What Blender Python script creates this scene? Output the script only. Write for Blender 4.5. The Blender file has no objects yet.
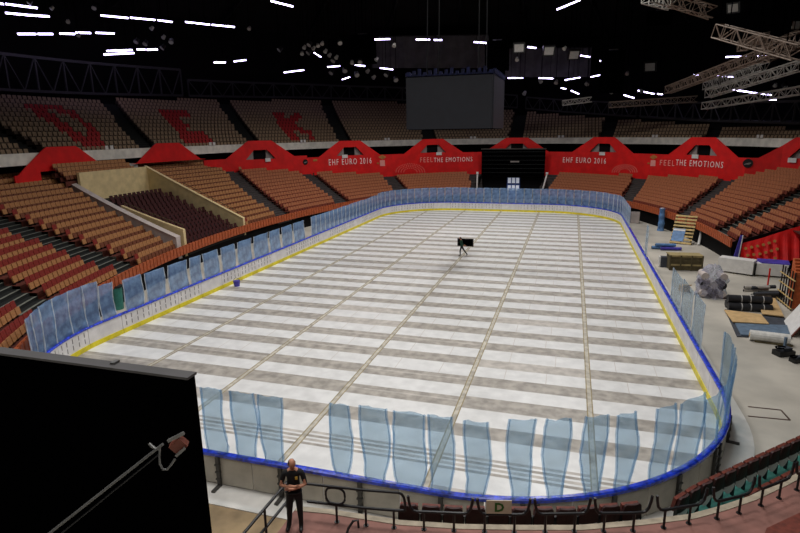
import bpy, bmesh, math, random
from mathutils import Vector, Matrix
random.seed(7)
S = bpy.context.scene
COL = S.collection
rnd = random.random
def uni(a, b): return a + (b - a) * random.random()
R = math.radians

# ------------------------------------------------------------------ camera
CAMP = Vector((9.0, 0.0, 11.0)); YAW, PITCH, ROLL, FPX = 0.29814999, -0.237888846, -0.0146068, 553.1
_f = Vector((-math.sin(YAW) * math.cos(PITCH), math.cos(YAW) * math.cos(PITCH), math.sin(PITCH)))
_r0 = Vector((math.cos(YAW), math.sin(YAW), 0)); _u0 = _r0.cross(_f)
_r = _r0 * math.cos(ROLL) + _u0 * math.sin(ROLL); _u = -_r0 * math.sin(ROLL) + _u0 * math.cos(ROLL)
cd = bpy.data.cameras.new('camera'); cam = bpy.data.objects.new('camera', cd); COL.objects.link(cam)
cd.sensor_width = 36; cd.lens = FPX / 800 * 36; cd.clip_start = 0.1; cd.clip_end = 600
M = Matrix((( _r.x, _u.x, -_f.x, CAMP.x), (_r.y, _u.y, -_f.y, CAMP.y), (_r.z, _u.z, -_f.z, CAMP.z), (0, 0, 0, 1)))
cam.matrix_world = M
S.camera = cam
def px(P):
    d = Vector(P) - CAMP; z = d.dot(_f)
    return (400 + FPX * d.dot(_r) / z, 266.5 - FPX * d.dot(_u) / z, z)
def ray(x, y): return _f * FPX + _r * (x - 400) + _u * (266.5 - y)
def at_z(x, y, z=0.0):
    d = ray(x, y); return CAMP + d * ((z - CAMP.z) / d.z)
def at_dep(x, y, D): return CAMP + ray(x, y) * (D / FPX)

# ------------------------------------------------------------------ materials
def lin(c):
    c = c / 255.0
    return c / 12.92 if c <= 0.04045 else ((c + 0.055) / 1.055) ** 2.4
def mat(name, rgb, rough=0.7, var=0.12, scale=3.0, metal=0.0, alpha=1.0, emit=0.0, spec=0.4, detail=4.0, bump=0.0, rgb2=None):
    m = bpy.data.materials.new(name); m.use_nodes = True
    nt = m.node_tree; b = nt.nodes['Principled BSDF']
    c = tuple(lin(v) for v in rgb)
    b.inputs['Roughness'].default_value = rough; b.inputs['Metallic'].default_value = metal
    b.inputs['Alpha'].default_value = alpha; b.inputs['Specular IOR Level'].default_value = spec
    if emit:
        b.inputs['Emission Color'].default_value = (*c, 1); b.inputs['Emission Strength'].default_value = emit
    if var > 0:
        tc = nt.nodes.new('ShaderNodeTexCoord'); n = nt.nodes.new('ShaderNodeTexNoise')
        n.inputs['Scale'].default_value = scale; n.inputs['Detail'].default_value = detail
        rp = nt.nodes.new('ShaderNodeValToRGB')
        lo = tuple(lin(v) for v in (rgb2 or [v * (1 - var) for v in rgb])); hi = tuple(min(1, v * (1 + var)) for v in c) if not rgb2 else c
        rp.color_ramp.elements[0].position = 0.35; rp.color_ramp.elements[1].position = 0.65
        rp.color_ramp.elements[0].color = (*lo, 1); rp.color_ramp.elements[1].color = (*hi, 1)
        nt.links.new(tc.outputs['Object'], n.inputs['Vector']); nt.links.new(n.outputs['Fac'], rp.inputs['Fac'])
        nt.links.new(rp.outputs['Color'], b.inputs['Base Color'])
        if bump:
            bp = nt.nodes.new('ShaderNodeBump'); bp.inputs['Strength'].default_value = bump
            nt.links.new(n.outputs['Fac'], bp.inputs['Height']); nt.links.new(bp.outputs['Normal'], b.inputs['Normal'])
    else:
        b.inputs['Base Color'].default_value = (*c, 1)
    return m
MT = {}
def m_(name, *a, **k):
    MT[name] = mat(name, *a, **k); return MT[name]
m_('concrete', (184, 178, 166), 0.75, 0.10, 0.35, detail=9)
m_('white_sheet', (222, 222, 220), 0.32, 0.05, 1.6, spec=0.5, detail=8)
m_('grey_strip', (166, 160, 151), 0.45, 0.16, 2.2, detail=9)
m_('strip_mix', (186, 180, 172), 0.45, 0.12, 2.2, detail=9)
m_('joint', (186, 180, 166), 0.6, 0.15, 3.0)
m_('joint_line', (146, 132, 98), 0.6, 0.15, 3.0)
m_('seam', (205, 199, 193), 0.5, 0.05, 2)
m_('board_white', (222, 219, 218), 0.4, 0.05, 2.0)
m_('board_back', (186, 179, 165), 0.6, 0.08, 1.5)
m_('yellow', (222, 206, 40), 0.45, 0.08, 4)
m_('blue_cap', (38, 66, 205), 0.25, 0.35, 6.0, spec=0.8, bump=0.3)
m_('steel_dark', (72, 70, 66), 0.5, 0.15, 5, metal=0.3)
m_('apron', (216, 213, 206), 0.6, 0.08, 1.0)
m_('bolt', (120, 116, 116), 0.6, 0.0)
def film(name, rgb, cover, trans=0.65, rough=0.3, scale=2.2, var=.14, tint=(.9, .96, 1)):
    """wrinkled plastic film: part see-through, part scattering what comes from either side"""
    m = mat(name, rgb, rough, var, scale, spec=0.5, bump=0.5); nt = m.node_tree; b = nt.nodes['Principled BSDF']; out = nt.nodes['Material Output']
    src = b.inputs['Base Color'].links[0].from_socket
    tl = nt.nodes.new('ShaderNodeBsdfTranslucent'); tp = nt.nodes.new('ShaderNodeBsdfTransparent'); m1 = nt.nodes.new('ShaderNodeMixShader'); m2 = nt.nodes.new('ShaderNodeMixShader')
    nt.links.new(src, tl.inputs['Color']); m1.inputs[0].default_value = trans; m2.inputs[0].default_value = cover
    tp.inputs['Color'].default_value = (*tint, 1)
    nt.links.new(b.outputs[0], m1.inputs[1]); nt.links.new(tl.outputs[0], m1.inputs[2]); nt.links.new(tp.outputs[0], m2.inputs[1]); nt.links.new(m1.outputs[0], m2.inputs[2]); nt.links.new(m2.outputs[0], out.inputs[0])
    MT[name] = m
film('film', (176, 206, 234), 0.28, tint=(.84, .925, .975), var=.25, scale=1.3)
film('film_blue', (158, 194, 250), 0.5, trans=.45, var=.22)
film('wrap', (215, 208, 228), 0.34, trans=.4, rough=.15, var=.2)
film('film_clear', (196, 218, 240), 0.3, tint=(.88, .95, 1))
film('film_edge', (150, 192, 232), 0.22, tint=(.86, .93, .985))
film('film_tape', (232, 238, 246), 0.65, trans=.4)
m_('seat_tan', (178, 124, 78), 0.55, 0.10, 9)
m_('seat_orange', (176, 110, 74), 0.55, 0.10, 9)
m_('seat_pan_tan', (172, 116, 68), 0.6, 0.12, 9)
m_('seat_pan_red', (120, 52, 34), 0.7, 0.12, 9)
m_('seat_pan_brown', (118, 66, 42), 0.65, 0.12, 9)
m_('seat_red', (132, 38, 28), 0.7, 0.12, 9)
m_('seat_maroon', (62, 18, 18), 0.7, 0.12, 9)
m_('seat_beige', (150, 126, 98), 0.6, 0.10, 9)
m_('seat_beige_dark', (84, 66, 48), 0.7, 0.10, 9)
m_('seat_letter', (172, 20, 20), 0.6, 0.12, 9)
m_('terrace', (96, 44, 32), 0.8, 0.15, 1.5)
m_('terrace_upper', (54, 42, 34), 0.85, 0.15, 1.5)
m_('aisle', (66, 60, 58), 0.8, 0.12, 2.0)
m_('aisle_black', (22, 24, 22), 0.85, 0.1, 2.0)
m_('step_edge', (120, 122, 112), 0.7, 0.1, 3)
m_('parapet_orange', (178, 88, 48), 0.6, 0.14, 5)
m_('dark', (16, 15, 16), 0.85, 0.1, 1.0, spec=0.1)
m_('roof', (30, 28, 28), 0.9, 0.15, 0.5, spec=0.1)
m_('black', (3, 3, 4), 0.9, 0.0, spec=0.0)
m_('black_metal', (24, 24, 25), 0.4, 0.1, 5, spec=0.4)
m_('band', (236, 232, 220), 0.7, 0.08, 1.2)
m_('banner', (228, 26, 24), 0.6, 0.07, 0.8)
m_('banner_dots', (226, 112, 100), 0.6, 0.0)
m_('text', (250, 238, 234), 0.6, 0.0)
m_('text_thin', (240, 160, 150), 0.6, 0.0)
m_('gold', (190, 128, 66), 0.5, 0.1, 3)
m_('white', (228, 226, 222), 0.5, 0.04, 3)
m_('grey_panel', (150, 142, 138), 0.7, 0.06, 2)
m_('cream', (232, 208, 156), 0.6, 0.06, 1.5)
m_('lilac', (196, 184, 178), 0.65, 0.06, 1.5)
m_('screen', (36, 37, 43), 0.5, 0.06, 2)
m_('screen_blue', (16, 22, 56), 0.4, 0.3, 4)
m_('tube', (214, 200, 255), 0.5, 0.0, emit=9.0)
m_('lamp_face', (196, 196, 190), 0.35, 0.05, 6)
m_('alu', (196, 192, 184), 0.4, 0.08, 8, metal=0.15)
m_('alu_brown', (138, 120, 106), 0.45, 0.1, 8, metal=0.15)
m_('lattice', (50, 48, 50), 0.6, 0.1, 4)
m_('curtain', (96, 92, 94), 0.8, 0.14, 0.6)
m_('brick_floor', (138, 96, 86), 0.75, 0.12, 1.6, detail=8)
m_('teal', (50, 118, 106), 0.6, 0.14, 2.5)
m_('kerb', (170, 158, 138), 0.75, 0.1, 4)
m_('wood_floor', (158, 134, 100), 0.7, 0.16, 1.2, detail=8)
m_('brown_seat', (56, 27, 25), 0.6, 0.15, 8)
m_('brown_seat_top', (110, 52, 40), 0.6, 0.15, 8)
m_('cardboard', (202, 168, 118), 0.8, 0.08, 2.5)
m_('mat_blue', (98, 118, 138), 0.6, 0.12, 3)
m_('mat_dark', (62, 66, 74), 0.7, 0.12, 3)
m_('roll_black', (38, 38, 42), 0.5, 0.15, 4)
m_('strap', (190, 188, 184), 0.6, 0.0)
m_('roll_white', (222, 220, 214), 0.5, 0.08, 4)
m_('olive', (92, 82, 56), 0.75, 0.15, 4)
m_('olive_light', (168, 150, 104), 0.75, 0.12, 4)
m_('slat', (206, 178, 118), 0.75, 0.12, 4)
m_('blue_sheet', (98, 140, 190), 0.4, 0.15, 3)
m_('purple', (74, 66, 170), 0.5, 0.15, 2)
m_('red_cloth', (232, 26, 24), 0.55, 0.08, 1.2)
m_('skin', (198, 140, 112), 0.55, 0.05, 20)
m_('hair', (46, 32, 26), 0.7, 0.1, 30)
m_('shirt_black', (20, 20, 22), 0.75, 0.15, 12)
m_('shirt_green', (22, 66, 48), 0.75, 0.15, 12)
m_('trousers', (18, 18, 20), 0.75, 0.15, 12)
m_('badge', (196, 160, 60), 0.5, 0.0)
m_('green_letter', (40, 96, 34), 0.5, 0.0)
m_('sign_board', (196, 186, 160), 0.6, 0.05, 4)
m_('clamp', (112, 58, 44), 0.5, 0.12, 8)
m_('pole', (120, 120, 118), 0.35, 0.08, 8, metal=0.5)
m_('panel_edge', (72, 70, 70), 0.5, 0.08, 4)
m_('orange_seat', (196, 96, 50), 0.6, 0.12, 6)
m_('window_light', (214, 220, 236), 0.4, 0.0, emit=0.35)
m_('window_blue', (60, 92, 170), 0.4, 0.0)
m_('hatch', (86, 68, 60), 0.7, 0.1, 4)

# ------------------------------------------------------------------ mesh builder
class MB:
    def __init__(s): s.v = []; s.f = []; s.m = []; s.mats = []
    def mi(s, m):
        if m not in s.mats: s.mats.append(m)
        return s.mats.index(m)
    def add(s, vs, fs, m):
        o = len(s.v); s.v += [tuple(v) for v in vs]; k = s.mi(m)
        for f in fs: s.f.append(tuple(i + o for i in f)); s.m.append(k)
    def quad(s, a, b, c, d, m): s.add([a, b, c, d], [(0, 1, 2, 3)], m)
    def hexa(s, p, m):  # 8 pts: bottom 4 then top 4
        s.add(p, [(3, 2, 1, 0), (4, 5, 6, 7), (0, 1, 5, 4), (1, 2, 6, 5), (2, 3, 7, 6), (3, 0, 4, 7)], m)
    def box(s, c, sz, m, T=None):
        x, y, z = sz[0] / 2, sz[1] / 2, sz[2] / 2
        p = [Vector(q) for q in ((-x, -y, -z), (x, -y, -z), (x, y, -z), (-x, y, -z), (-x, -y, z), (x, -y, z), (x, y, z), (-x, y, z))]
        c = Vector(c)
        p = [(T @ (q + c)) if T else q + c for q in p]
        s.hexa(p, m)
    def bar(s, a, b, w, h, m, up=Vector((0, 0, 1))):
        a = Vector(a); b = Vector(b); d = (b - a)
        if d.length < 1e-6: return
        d.normalize(); x = d.cross(up)
        if x.length < 1e-3: x = d.cross(Vector((1, 0, 0)))
        x.normalize(); y = x.cross(d)
        x = x * (w / 2); y = y * (h / 2)
        s.hexa([a - x - y, a + x - y, a + x + y, a - x + y, b - x - y, b + x - y, b + x + y, b - x + y], m)
    def tube(s, pts, r, m, n=8, closed=False, r2=None):
        pts = [Vector(p) for p in pts]; N = len(pts); rings = []
        for i, p in enumerate(pts):
            a = pts[(i - 1) % N] if (closed or i > 0) else p; b = pts[(i + 1) % N] if (closed or i < N - 1) else p
            d = (b - a).normalized(); x = d.cross(Vector((0, 0, 1)))
            if x.length < 1e-2: x = d.cross(Vector((0, 1, 0)))
            x.normalize(); y = d.cross(x)
            rr = r if r2 is None else r + (r2 - r) * i / max(1, N - 1)
            rings.append([p + x * (rr * math.cos(2 * math.pi * k / n)) + y * (rr * math.sin(2 * math.pi * k / n)) for k in range(n)])
        vs = [v for q in rings for v in q]; fs = []
        for i in range(N if closed else N - 1):
            j = (i + 1) % N
            for k in range(n): fs.append((i * n + k, i * n + (k + 1) % n, j * n + (k + 1) % n, j * n + k))
        if not closed: fs.append(tuple(range(n))[::-1]); fs.append(tuple((N - 1) * n + k for k in range(n)))
        s.add(vs, fs, m)
    def disc(s, c, r, m, nrm, n=20, th=0.02):
        nrm = Vector(nrm).normalized(); s.tube([Vector(c), Vector(c) + nrm * th], r, m, n)
    def prism(s, poly, z0, z1, m):
        n = len(poly)
        s.add([(x, y, z0) for x, y in poly] + [(x, y, z1) for x, y in poly], [tuple(range(n))[::-1], tuple(range(n, 2 * n))] + [(i, (i + 1) % n, n + (i + 1) % n, n + i) for i in range(n)], m)
    def mesh(s, name, origin=None):
        me = bpy.data.meshes.new(name)
        o = Vector(origin) if origin is not None else Vector()
        me.from_pydata([tuple(Vector(v) - o) for v in s.v], [], s.f)
        for m in s.mats: me.materials.append(MT[m])
        me.polygons.foreach_set('material_index', s.m)
        bm = bmesh.new(); bm.from_mesh(me)
        try: bmesh.ops.recalc_face_normals(bm, faces=bm.faces)
        except Exception: pass
        bm.to_mesh(me); bm.free(); me.update()
        return me
    def obj(s, name, parent=None, origin=None, smooth=False):
        """vertices are in world space; origin (or the parent's place) becomes the object's own origin"""
        po = Vector(parent['_w']) if parent is not None else Vector()
        og = Vector(origin) if origin is not None else po
        me = s.mesh(name, og)
        if smooth: me.polygons.foreach_set('use_smooth', [True] * len(me.polygons))
        o = bpy.data.objects.new(name, me); COL.objects.link(o)
        o['_w'] = tuple(og)
        if parent is not None: o.parent = parent
        o.location = og - po
        return o
def tag(o, label, cat, group=None, kind=None):
    o['label'] = label; o['category'] = cat
    if group: o['group'] = group
    if kind: o['kind'] = kind
    return o
def struct(o): o['kind'] = 'structure'; return o
def thing(name, label, cat, loc=(0, 0, 0), group=None):
    o = bpy.data.objects.new(name, None); COL.objects.link(o); o.location = loc; o['_w'] = tuple(loc); o.empty_display_size = 0.2
    return tag(o, label, cat, group)
ORD = ['zeroth', 'first', 'second', 'third', 'fourth', 'fifth', 'sixth', 'seventh', 'eighth', 'ninth', 'tenth', 'eleventh', 'twelfth']
def nth(n):
    if n < len(ORD): return ORD[n]
    return f"{n}{'th' if 10 <= n % 100 <= 20 else {1: 'st', 2: 'nd', 3: 'rd'}.get(n % 10, 'th')}"

# ------------------------------------------------------------------ bowl geometry (oval seating ring)
A_, B_, YC = 22.0, 40.0, 48.0
def ring(th, d, z=0.0):
    t = R(th); return Vector(((A_ + d) * math.cos(t), YC + (B_ + d) * math.sin(t), z))
def inward(th, d=0):
    t = R(th); return -Vector((math.cos(t) / (A_ + d), math.sin(t) / (B_ + d), 0)).normalized()
def arc(t0, t1, step=1.5):
    n = max(1, int(math.ceil(abs(t1 - t0) / step))); return [t0 + (t1 - t0) * i / n for i in range(n + 1)]
def ztop(d): return 2.5 + 0.36 * d
def lerp(tab, x):
    if x <= tab[0][0]: return tab[0][1]
    for (a, b), (c, d) in zip(tab, tab[1:]):
        if x <= c: return b + (d - b) * (x - a) / (c - a)
    return tab[-1][1]
BAND_D = sorted([(200, 13.9), (172, 13.9), (165, 13.6), (161, 12.8), (150, 10.4), (139, 8.4), (126, 6.9), (104, 6.4), (75, 6.5), (51, 7.3), (39, 8.3), (29, 9.9), (26, 12.3), (22, 13.4), (10, 13.9), (-40, 13.9)])
def ban_d(th): return lerp(BAND_D, th)

# ------------------------------------------------------------------ floor + rink covering
mb = MB(); mb.quad((-75, -40, 0), (75, -40, 0), (75, 140, 0), (-75, 140, 0), 'concrete'); struct(mb.obj('floor'))
W, Y0, Y1, RC = 15.0, 13.36, 78.0, 9.2
def xlim(y):
    if y < Y0 + RC: d = Y0 + RC - y
    elif y > Y1 - RC: d = y - (Y1 - RC)
    else: return W
    return W - RC + math.sqrt(max(0, RC * RC - d * d))
mb = MB()
XL = [-15.0, -10.27, -5.13, 0.0, 5.14, 10.28, 15.0]
for ci in range(6):
    xa, xb = XL[ci], XL[ci + 1]
    cuts = [(Y0, 'white_sheet')]; y = 14.02; k = 0
    while y < Y1:
        j = uni(-0.07, 0.07); w = 0.98 + uni(-0.12, 0.1)
        if k == 1:
            a = y + j
            for q in range(4): cuts += [(a + q * 0.26, 'strip_mix' if q % 2 else 'grey_strip'), (a + q * 0.26 + 0.15, 'white_sheet')]
        elif rnd() < 0.2:
            a = y + j; cuts += [(a, 'grey_strip'), (a + w * 0.55, 'strip_mix'), (a + w * 0.68, 'grey_strip'), (a + w, 'white_sheet')]
        elif rnd() < 0.15:
            cuts += [(y + j, 'strip_mix'), (y + j + w, 'white_sheet')]
        else:
            cuts += [(y + j, 'grey_strip'), (y + j + w, 'white_sheet')]
        y += 2.135; k += 1
    cuts.append((Y1, None))
    for (ya, mt), (yb, _) in zip(cuts, cuts[1:]):
        yb = min(yb, Y1)
        if mt is None or yb <= ya: continue
        yy = [ya]
        corner = ya < Y0 + RC or yb > Y1 - RC
        n = max(1, int((yb - ya) / 0.12)) if corner else 1
        yy = [ya + (yb - ya) * i / n for i in range(n + 1)]
        for p, q in zip(yy, yy[1:]):
            l0, l1 = xlim(p), xlim(q)
            x0a, x0b = max(xa, -l0), max(xa, -l1); x1a, x1b = min(xb, l0), min(xb, l1)
            if x1a <= x0a and x1b <= x0b: continue
            mb.quad((x0a, p, 0.03), (max(x1a, x0a), p, 0.03), (max(x1b, x0b), q, 0.03), (x0b, q, 0.03), mt)
        if mt == 'white_sheet' and not corner:
            for t in (0.33, 0.66):
                xs = xa + (xb - xa) * t + uni(-0.3, 0.3)
                mb.box((xs, (ya + yb) / 2, 0.031), (0.03, yb - ya, 0.004), 'seam')
for x in XL[1:-1]:
    l = Y0 + RC - math.sqrt(max(0, RC * RC - max(0, abs(x) - (W - RC)) ** 2)) + 0.1
    h = Y1 - (l - Y0)
    mb.box((x, (l + h) / 2, 0.031), (0.24, h - l, 0.004), 'joint')
    for o_ in (-0.1, 0.1): mb.box((x + o_, (l + h) / 2, 0.033), (0.045, h - l, 0.006), 'joint_line')
tag(mb.obj('floor_covering'), 'white sheet covering laid over the rink with grey cross strips and long brown joints', 'floor covering')

# rounded path of the boards
PER = 2 * (2 * (W - RC)) + 2 * (Y1 - Y0 - 2 * RC) + 2 * math.pi * RC
def path(s, off=0.0):
    """arclength from the middle of the near end, running to the right; returns point, tangent, outward"""
    s = s % PER
    segs = [('l', W - RC, (0, Y0), (1, 0)), ('a', math.pi * RC / 2, (W - RC, Y0 + RC), -90), ('l', Y1 - Y0 - 2 * RC, (W, Y0 + RC), (0, 1)), ('a', math.pi * RC / 2, (W - RC, Y1 - RC), 0),
            ('l', 2 * (W - RC), (W - RC, Y1), (-1, 0)), ('a', math.pi * RC / 2, (-W + RC, Y1 - RC), 90), ('l', Y1 - Y0 - 2 * RC, (-W, Y1 - RC), (0, -1)), ('a', math.pi * RC / 2, (-W + RC, Y0 + RC), 180), ('l', W - RC, (-W + RC, Y0), (1, 0))]
    for k, L, p, q in segs:
        if s <= L + 1e-9:
            if k == 'l':
                t = Vector((q[0], q[1], 0)); o = Vector((t.y, -t.x, 0)); return Vector((p[0], p[1], 0)) + t * s + o * off, t, o
            a = R(q) + s / RC; o = Vector((math.cos(a), math.sin(a), 0)); t = Vector((-o.y, o.x, 0))
            return Vector((p[0], p[1], 0)) + o * (RC + off), t, o
        s -= L
def near_s(P):
    best = None
    for i in range(1800):
        s = PER * i / 1800; q = path(s)[0]; d = (q.x - P.x) ** 2 + (q.y - P.y) ** 2
        if best is None or d < best[0]: best = (d, s)
    return best[1]
S_R0 = (W - RC) + math.pi * RC / 2; S_R1 = S_R0 + Y1 - Y0 - 2 * RC
S_F0 = S_R1 + math.pi * RC / 2; S_F1 = S_F0 + 2 * (W - RC); S_L0 = S_F1 + math.pi * RC / 2; S_L1 = S_L0 + Y1 - Y0 - 2 * RC
def side(s):
    s %= PER
    if s < W - RC or s > S_L1 + math.pi * RC / 2: return 'near end'
    if s < S_R0: return 'near right corner'
    if s < S_R1: return 'right side'
    if s < S_F0: return 'far right corner'
    if s < S_F1: return 'far end'
    if s < S_L0: return 'far left corner'
    if s < S_L1: return 'left side'
    return 'near left corner'
NB = 72; cnt = {}
def sweep(mb, ss, prof, m):
    """prof: closed list of (off,z)"""
    n = len(prof); vs = []
    for s in ss:
        for o, z in prof:
            p = path(s, o)[0]; vs.append((p.x, p.y, z))
    fs = []
    for i in range(len(ss) - 1):
        for k in range(n): fs.append((i * n + k, i * n + (k + 1) % n, (i + 1) * n + (k + 1) % n, (i + 1) * n + k))
    fs += [tuple(range(n)), tuple((len(ss) - 1) * n + k for k in range(n))[::-1]]
    mb.add(vs, fs, m)
for i in range(NB):
    s0, s1 = PER * i / NB + 0.02, PER * (i + 1) / NB - 0.02; sm = (s0 + s1) / 2
    ss = [s0 + (s1 - s0) * j / 4 for j in range(5)]
    sd = side(sm); cnt[sd] = cnt.get(sd, 0) + 1
    order = {'near end': 'rightwards', 'near right corner': 'going away', 'right side': 'from the near end', 'far right corner': 'going away', 'far end': 'from the right', 'far left corner': 'from the far end', 'left side': 'from the far end', 'near left corner': 'coming nearer'}[sd]
    P = path(sm, 0.1)[0]
    num = cnt[sd]
    if sd == 'near end': order = 'from its middle rightwards'
    b = thing('rink_board', f'{nth(num)} blue-capped white rink board on the {sd}, {order}', 'rink board', (P.x, P.y, 0), f'rink boards along the {sd}')
    mb = MB(); sweep(mb, ss, [(0.0, 0.03), (0.0, 1.12), (0.06, 1.12), (0.06, 0.03)], 'board_white'); 
    if sd in ('left side', 'near left corner', 'far end', 'far left corner', 'far right corner'):
        k = 0
        for q in (0.12, 0.3, 0.5, 0.7, 0.88):
            s = s0 + (s1 - s0) * q
            for z in (0.55, 0.9):
                if (i % 4 == 3): continue
                p, t, o = path(s, -0.012); mb.hexa([p + t * a + o * b_ + Vector((0, 0, z + c)) for c in (-0.12, 0.12) for a, b_ in ((-.025, 0), (.025, 0), (.025, .02), (-.025, .02))], 'bolt')
    mb.obj('panel', b)
    mb = MB(); sweep(mb, ss, [(0.065, 0.1), (0.065, 1.1), (0.11, 1.1), (0.11, 0.1)], 'board_back'); mb.obj('back_panel', b)
    mb = MB(); sweep(mb, ss, [(-0.04, 0.03), (-0.035, 0.29), (-0.002, 0.29), (-0.002, 0.03)], 'yellow'); mb.obj('kick_strip', b)
    mb = MB(); n = 10; s2 = [s0 - 0.02 + (s1 - s0 + 0.04) * j / n for j in range(n + 1)]
    sweep(mb, s2, [(-0.03, 1.12), (-0.03, 1.19), (0.02, 1.22), (0.12, 1.22), (0.17, 1.19), (0.17, 1.10), (0.12, 1.12)], 'blue_cap'); mb.obj('cap_rail', b)
    for q in ((0.5,) if i % 3 else (0.42, 0.58)):
        s = s0 + (s1 - s0) * q; p, t, o = path(s, 0.12)
        mb = MB(); mb.hexa([p + t * a + o * b_ + Vector((0, 0, z)) for z in (0.06, 1.1) for a, b_ in ((-.06, 0), (.06, 0), (.06, .09), (-.06, .09))], 'steel_dark')
        mb.hexa([p + t * a + o * b_ + Vector((0, 0, z)) for z in (0.06, 0.12) for a, b_ in ((-.06, 0.09), (.06, 0.09), (.06, .42), (-.06, .42))], 'steel_dark')
        for z in (0.3, 0.55, 0.8): mb.hexa([p + t * a + o * b_ + Vector((0, 0, z + c)) for c in (0, .05) for a, b_ in ((-.09, 0.02), (.09, 0.02), (.09, .11), (-.09, .11))], 'steel_dark')
        mb.obj('post', b)
mb = MB(); ss = [PER * j / 240 for j in range(241)]
sweep(mb, ss, [(0.0, 0.0), (0.0, 0.06), (1.0, 0.06), (1.0, 0.0)], 'apron'); struct(mb.obj('trim_1'))

# ------------------------------------------------------------------ film wrapped glass panes
def pane(s0, s1, z1, label, group, m='film', zb=1.2, wav=0.035, lean=0.0, taper=0.0, off=0.07):
    pm = path((s0 + s1) / 2, off)[0]
    t_ = thing('glass_pane', label, 'glass pane', (pm.x, pm.y, zb), group)
    nx, nz = 6, 9; mb = MB(); ph = uni(0, 6)
    rows = []
    for k in range(2):
        for j in range(nz + 1):
            v = j / nz
            wl = wav * math.sin(v * 5 + ph) + uni(-.4, .4) * wav; wr = wav * math.sin(v * 6 + ph * 2) + uni(-.4, .4) * wav
            tp = taper * (1.2 * (1 - v) ** 3 + .7 * max(0, v - .8) * 4 * (v > .8) * .5 + .15 * math.sin(v * 9 + ph))
            for i in range(nx + 1):
                u = i / nx; s = s0 + wl + tp + (s1 + wr - tp - s0 - wl - tp) * u
                b_ = 0.03 * math.sin(u * 7 + v * 4 + ph) * wav / 0.035 if m != 'film_clear' else 0
                p = path(s, off + k * 0.02 + b_ + lean * v)[0]
                rows.append((p.x, p.y, zb + (z1 - zb) * v + (uni(-.02, .02) if j == nz and m != 'film_clear' else 0)))
    n1 = (nx + 1) * (nz + 1); fs = []
    for k in range(2):
        for j in range(nz):
            for i in range(nx):
                a = k * n1 + j * (nx + 1) + i; fs.append((a, a + 1, a + nx + 2, a + nx + 1))
    # outline strips between the two skins
    def st(a, b): fs.append((a, b, b + n1, a + n1))
    for i in range(nx): st(i, i + 1); st(nz * (nx + 1) + i, nz * (nx + 1) + i + 1)
    for j in range(nz): st(j * (nx + 1), (j + 1) * (nx + 1)); st(j * (nx + 1) + nx, (j + 1) * (nx + 1) + nx)
    mb.add(rows, fs, m); mb.obj('pane', t_, smooth=True)
    for e, nm in ((0, 1), (nx, -1)):
        mb = MB(); pts = [Vector(rows[j * (nx + 1) + e]) for j in range(nz + 1)]
        ww = 0.04 if m == 'film' else 0.03
        mb.tube(pts, ww, 'film_edge' if m == 'film' else 'film_tape', 5); mb.obj('film_edge', t_)
    return t_
# near end: bottom left/right pixels on the cap rail
RAILPX = [(187, 446), (200, 449), (250, 460), (330, 474), (400, 488), (450, 496), (505, 500), (550, 498), (600, 492), (640, 483), (680, 468), (705, 450), (716, 436), (722, 415)]
NEAR = [(172, 197, 2.15), (208, 228, 2.15), (234, 259, 2.15), (262, 285, 2.15), (330, 353, 2.2), (360, 388, 2.25), (392, 425, 2.25), (428, 452, 2.25), (464, 489, 2.2), (505, 531, 2.3), (543, 566, 2.3), (580, 602, 2.3), (612, 632, 2.25), (648, 665, 2.2), (671, 694, 2.15)]
sn = lambda x: near_s(at_z(x, lerp(RAILPX, x), 1.2))
for k, (xa, xb, h) in enumerate(NEAR):
    a, b = sn(xa), sn(xb)
    if b < a: b += PER
    pane(a, b, 1.2 + h * 1.03, f'{nth(k + 1)} film-wrapped pane from the left on the near boards', 'wrapped panes on the near boards', taper=uni(0.05, 0.13), wav=.045)
q = near_s(at_z(700, 454, 1.2))
RC_ = [(q - 0.1, q + 1.0, 3.1), (q + 1.15, q + 2.1, 3.15), (q + 2.2, q + 3.2, 3.2), (q + 3.35, q + 4.5, 3.3), (near_s(Vector((15, 21.6, 0))), near_s(Vector((15, 22.9, 0))), 3.35)]
for k, (a, b, h) in enumerate(RC_):
    pane(a, b, h, f'{nth(k + 1)} blue film-wrapped pane round the near right corner, going away', 'wrapped panes on the near right corner', taper=0.03)
# right side: three clear wrapped panes, then a narrow column of film further on
for k, (ya, yb, h) in enumerate([(26.4, 28.4, 3.35), (28.9, 31.4, 3.25), (31.8, 34.6, 3.1)]):
    a = S_R0 + ya - (Y0 + RC); pane(a, a + yb - ya, h, f'{nth(k + 1)} clear wrapped pane from the near end on the right boards', 'clear panes on the right boards', m='film_clear')
a = S_R0 + 46.2 - (Y0 + RC); pane(a, a + 1.1, 3.6, 'tall narrow pane in pale wrap alone beside the wooden crate', 'lone pane on the right boards', m='film_clear')
# right far part, far end and far left, continuous
a = S_R0 + 60.5 - (Y0 + RC); end = S_L0 + 19.2; k = {}
while a < end:
    sd = side(a + .5); k[sd] = k.get(sd, 0) + 1
    wd = 1.02
    ht = 3.05 if sd == 'left side' else 3.25
    pane(a, a + wd, ht + uni(-.03, .03), f'{nth(k[sd])} blue pane from the right in the glass on the {sd}', f'glass panes on the {sd}', wav=0.015, m='film_blue')
    a += wd + 0.09
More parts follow.
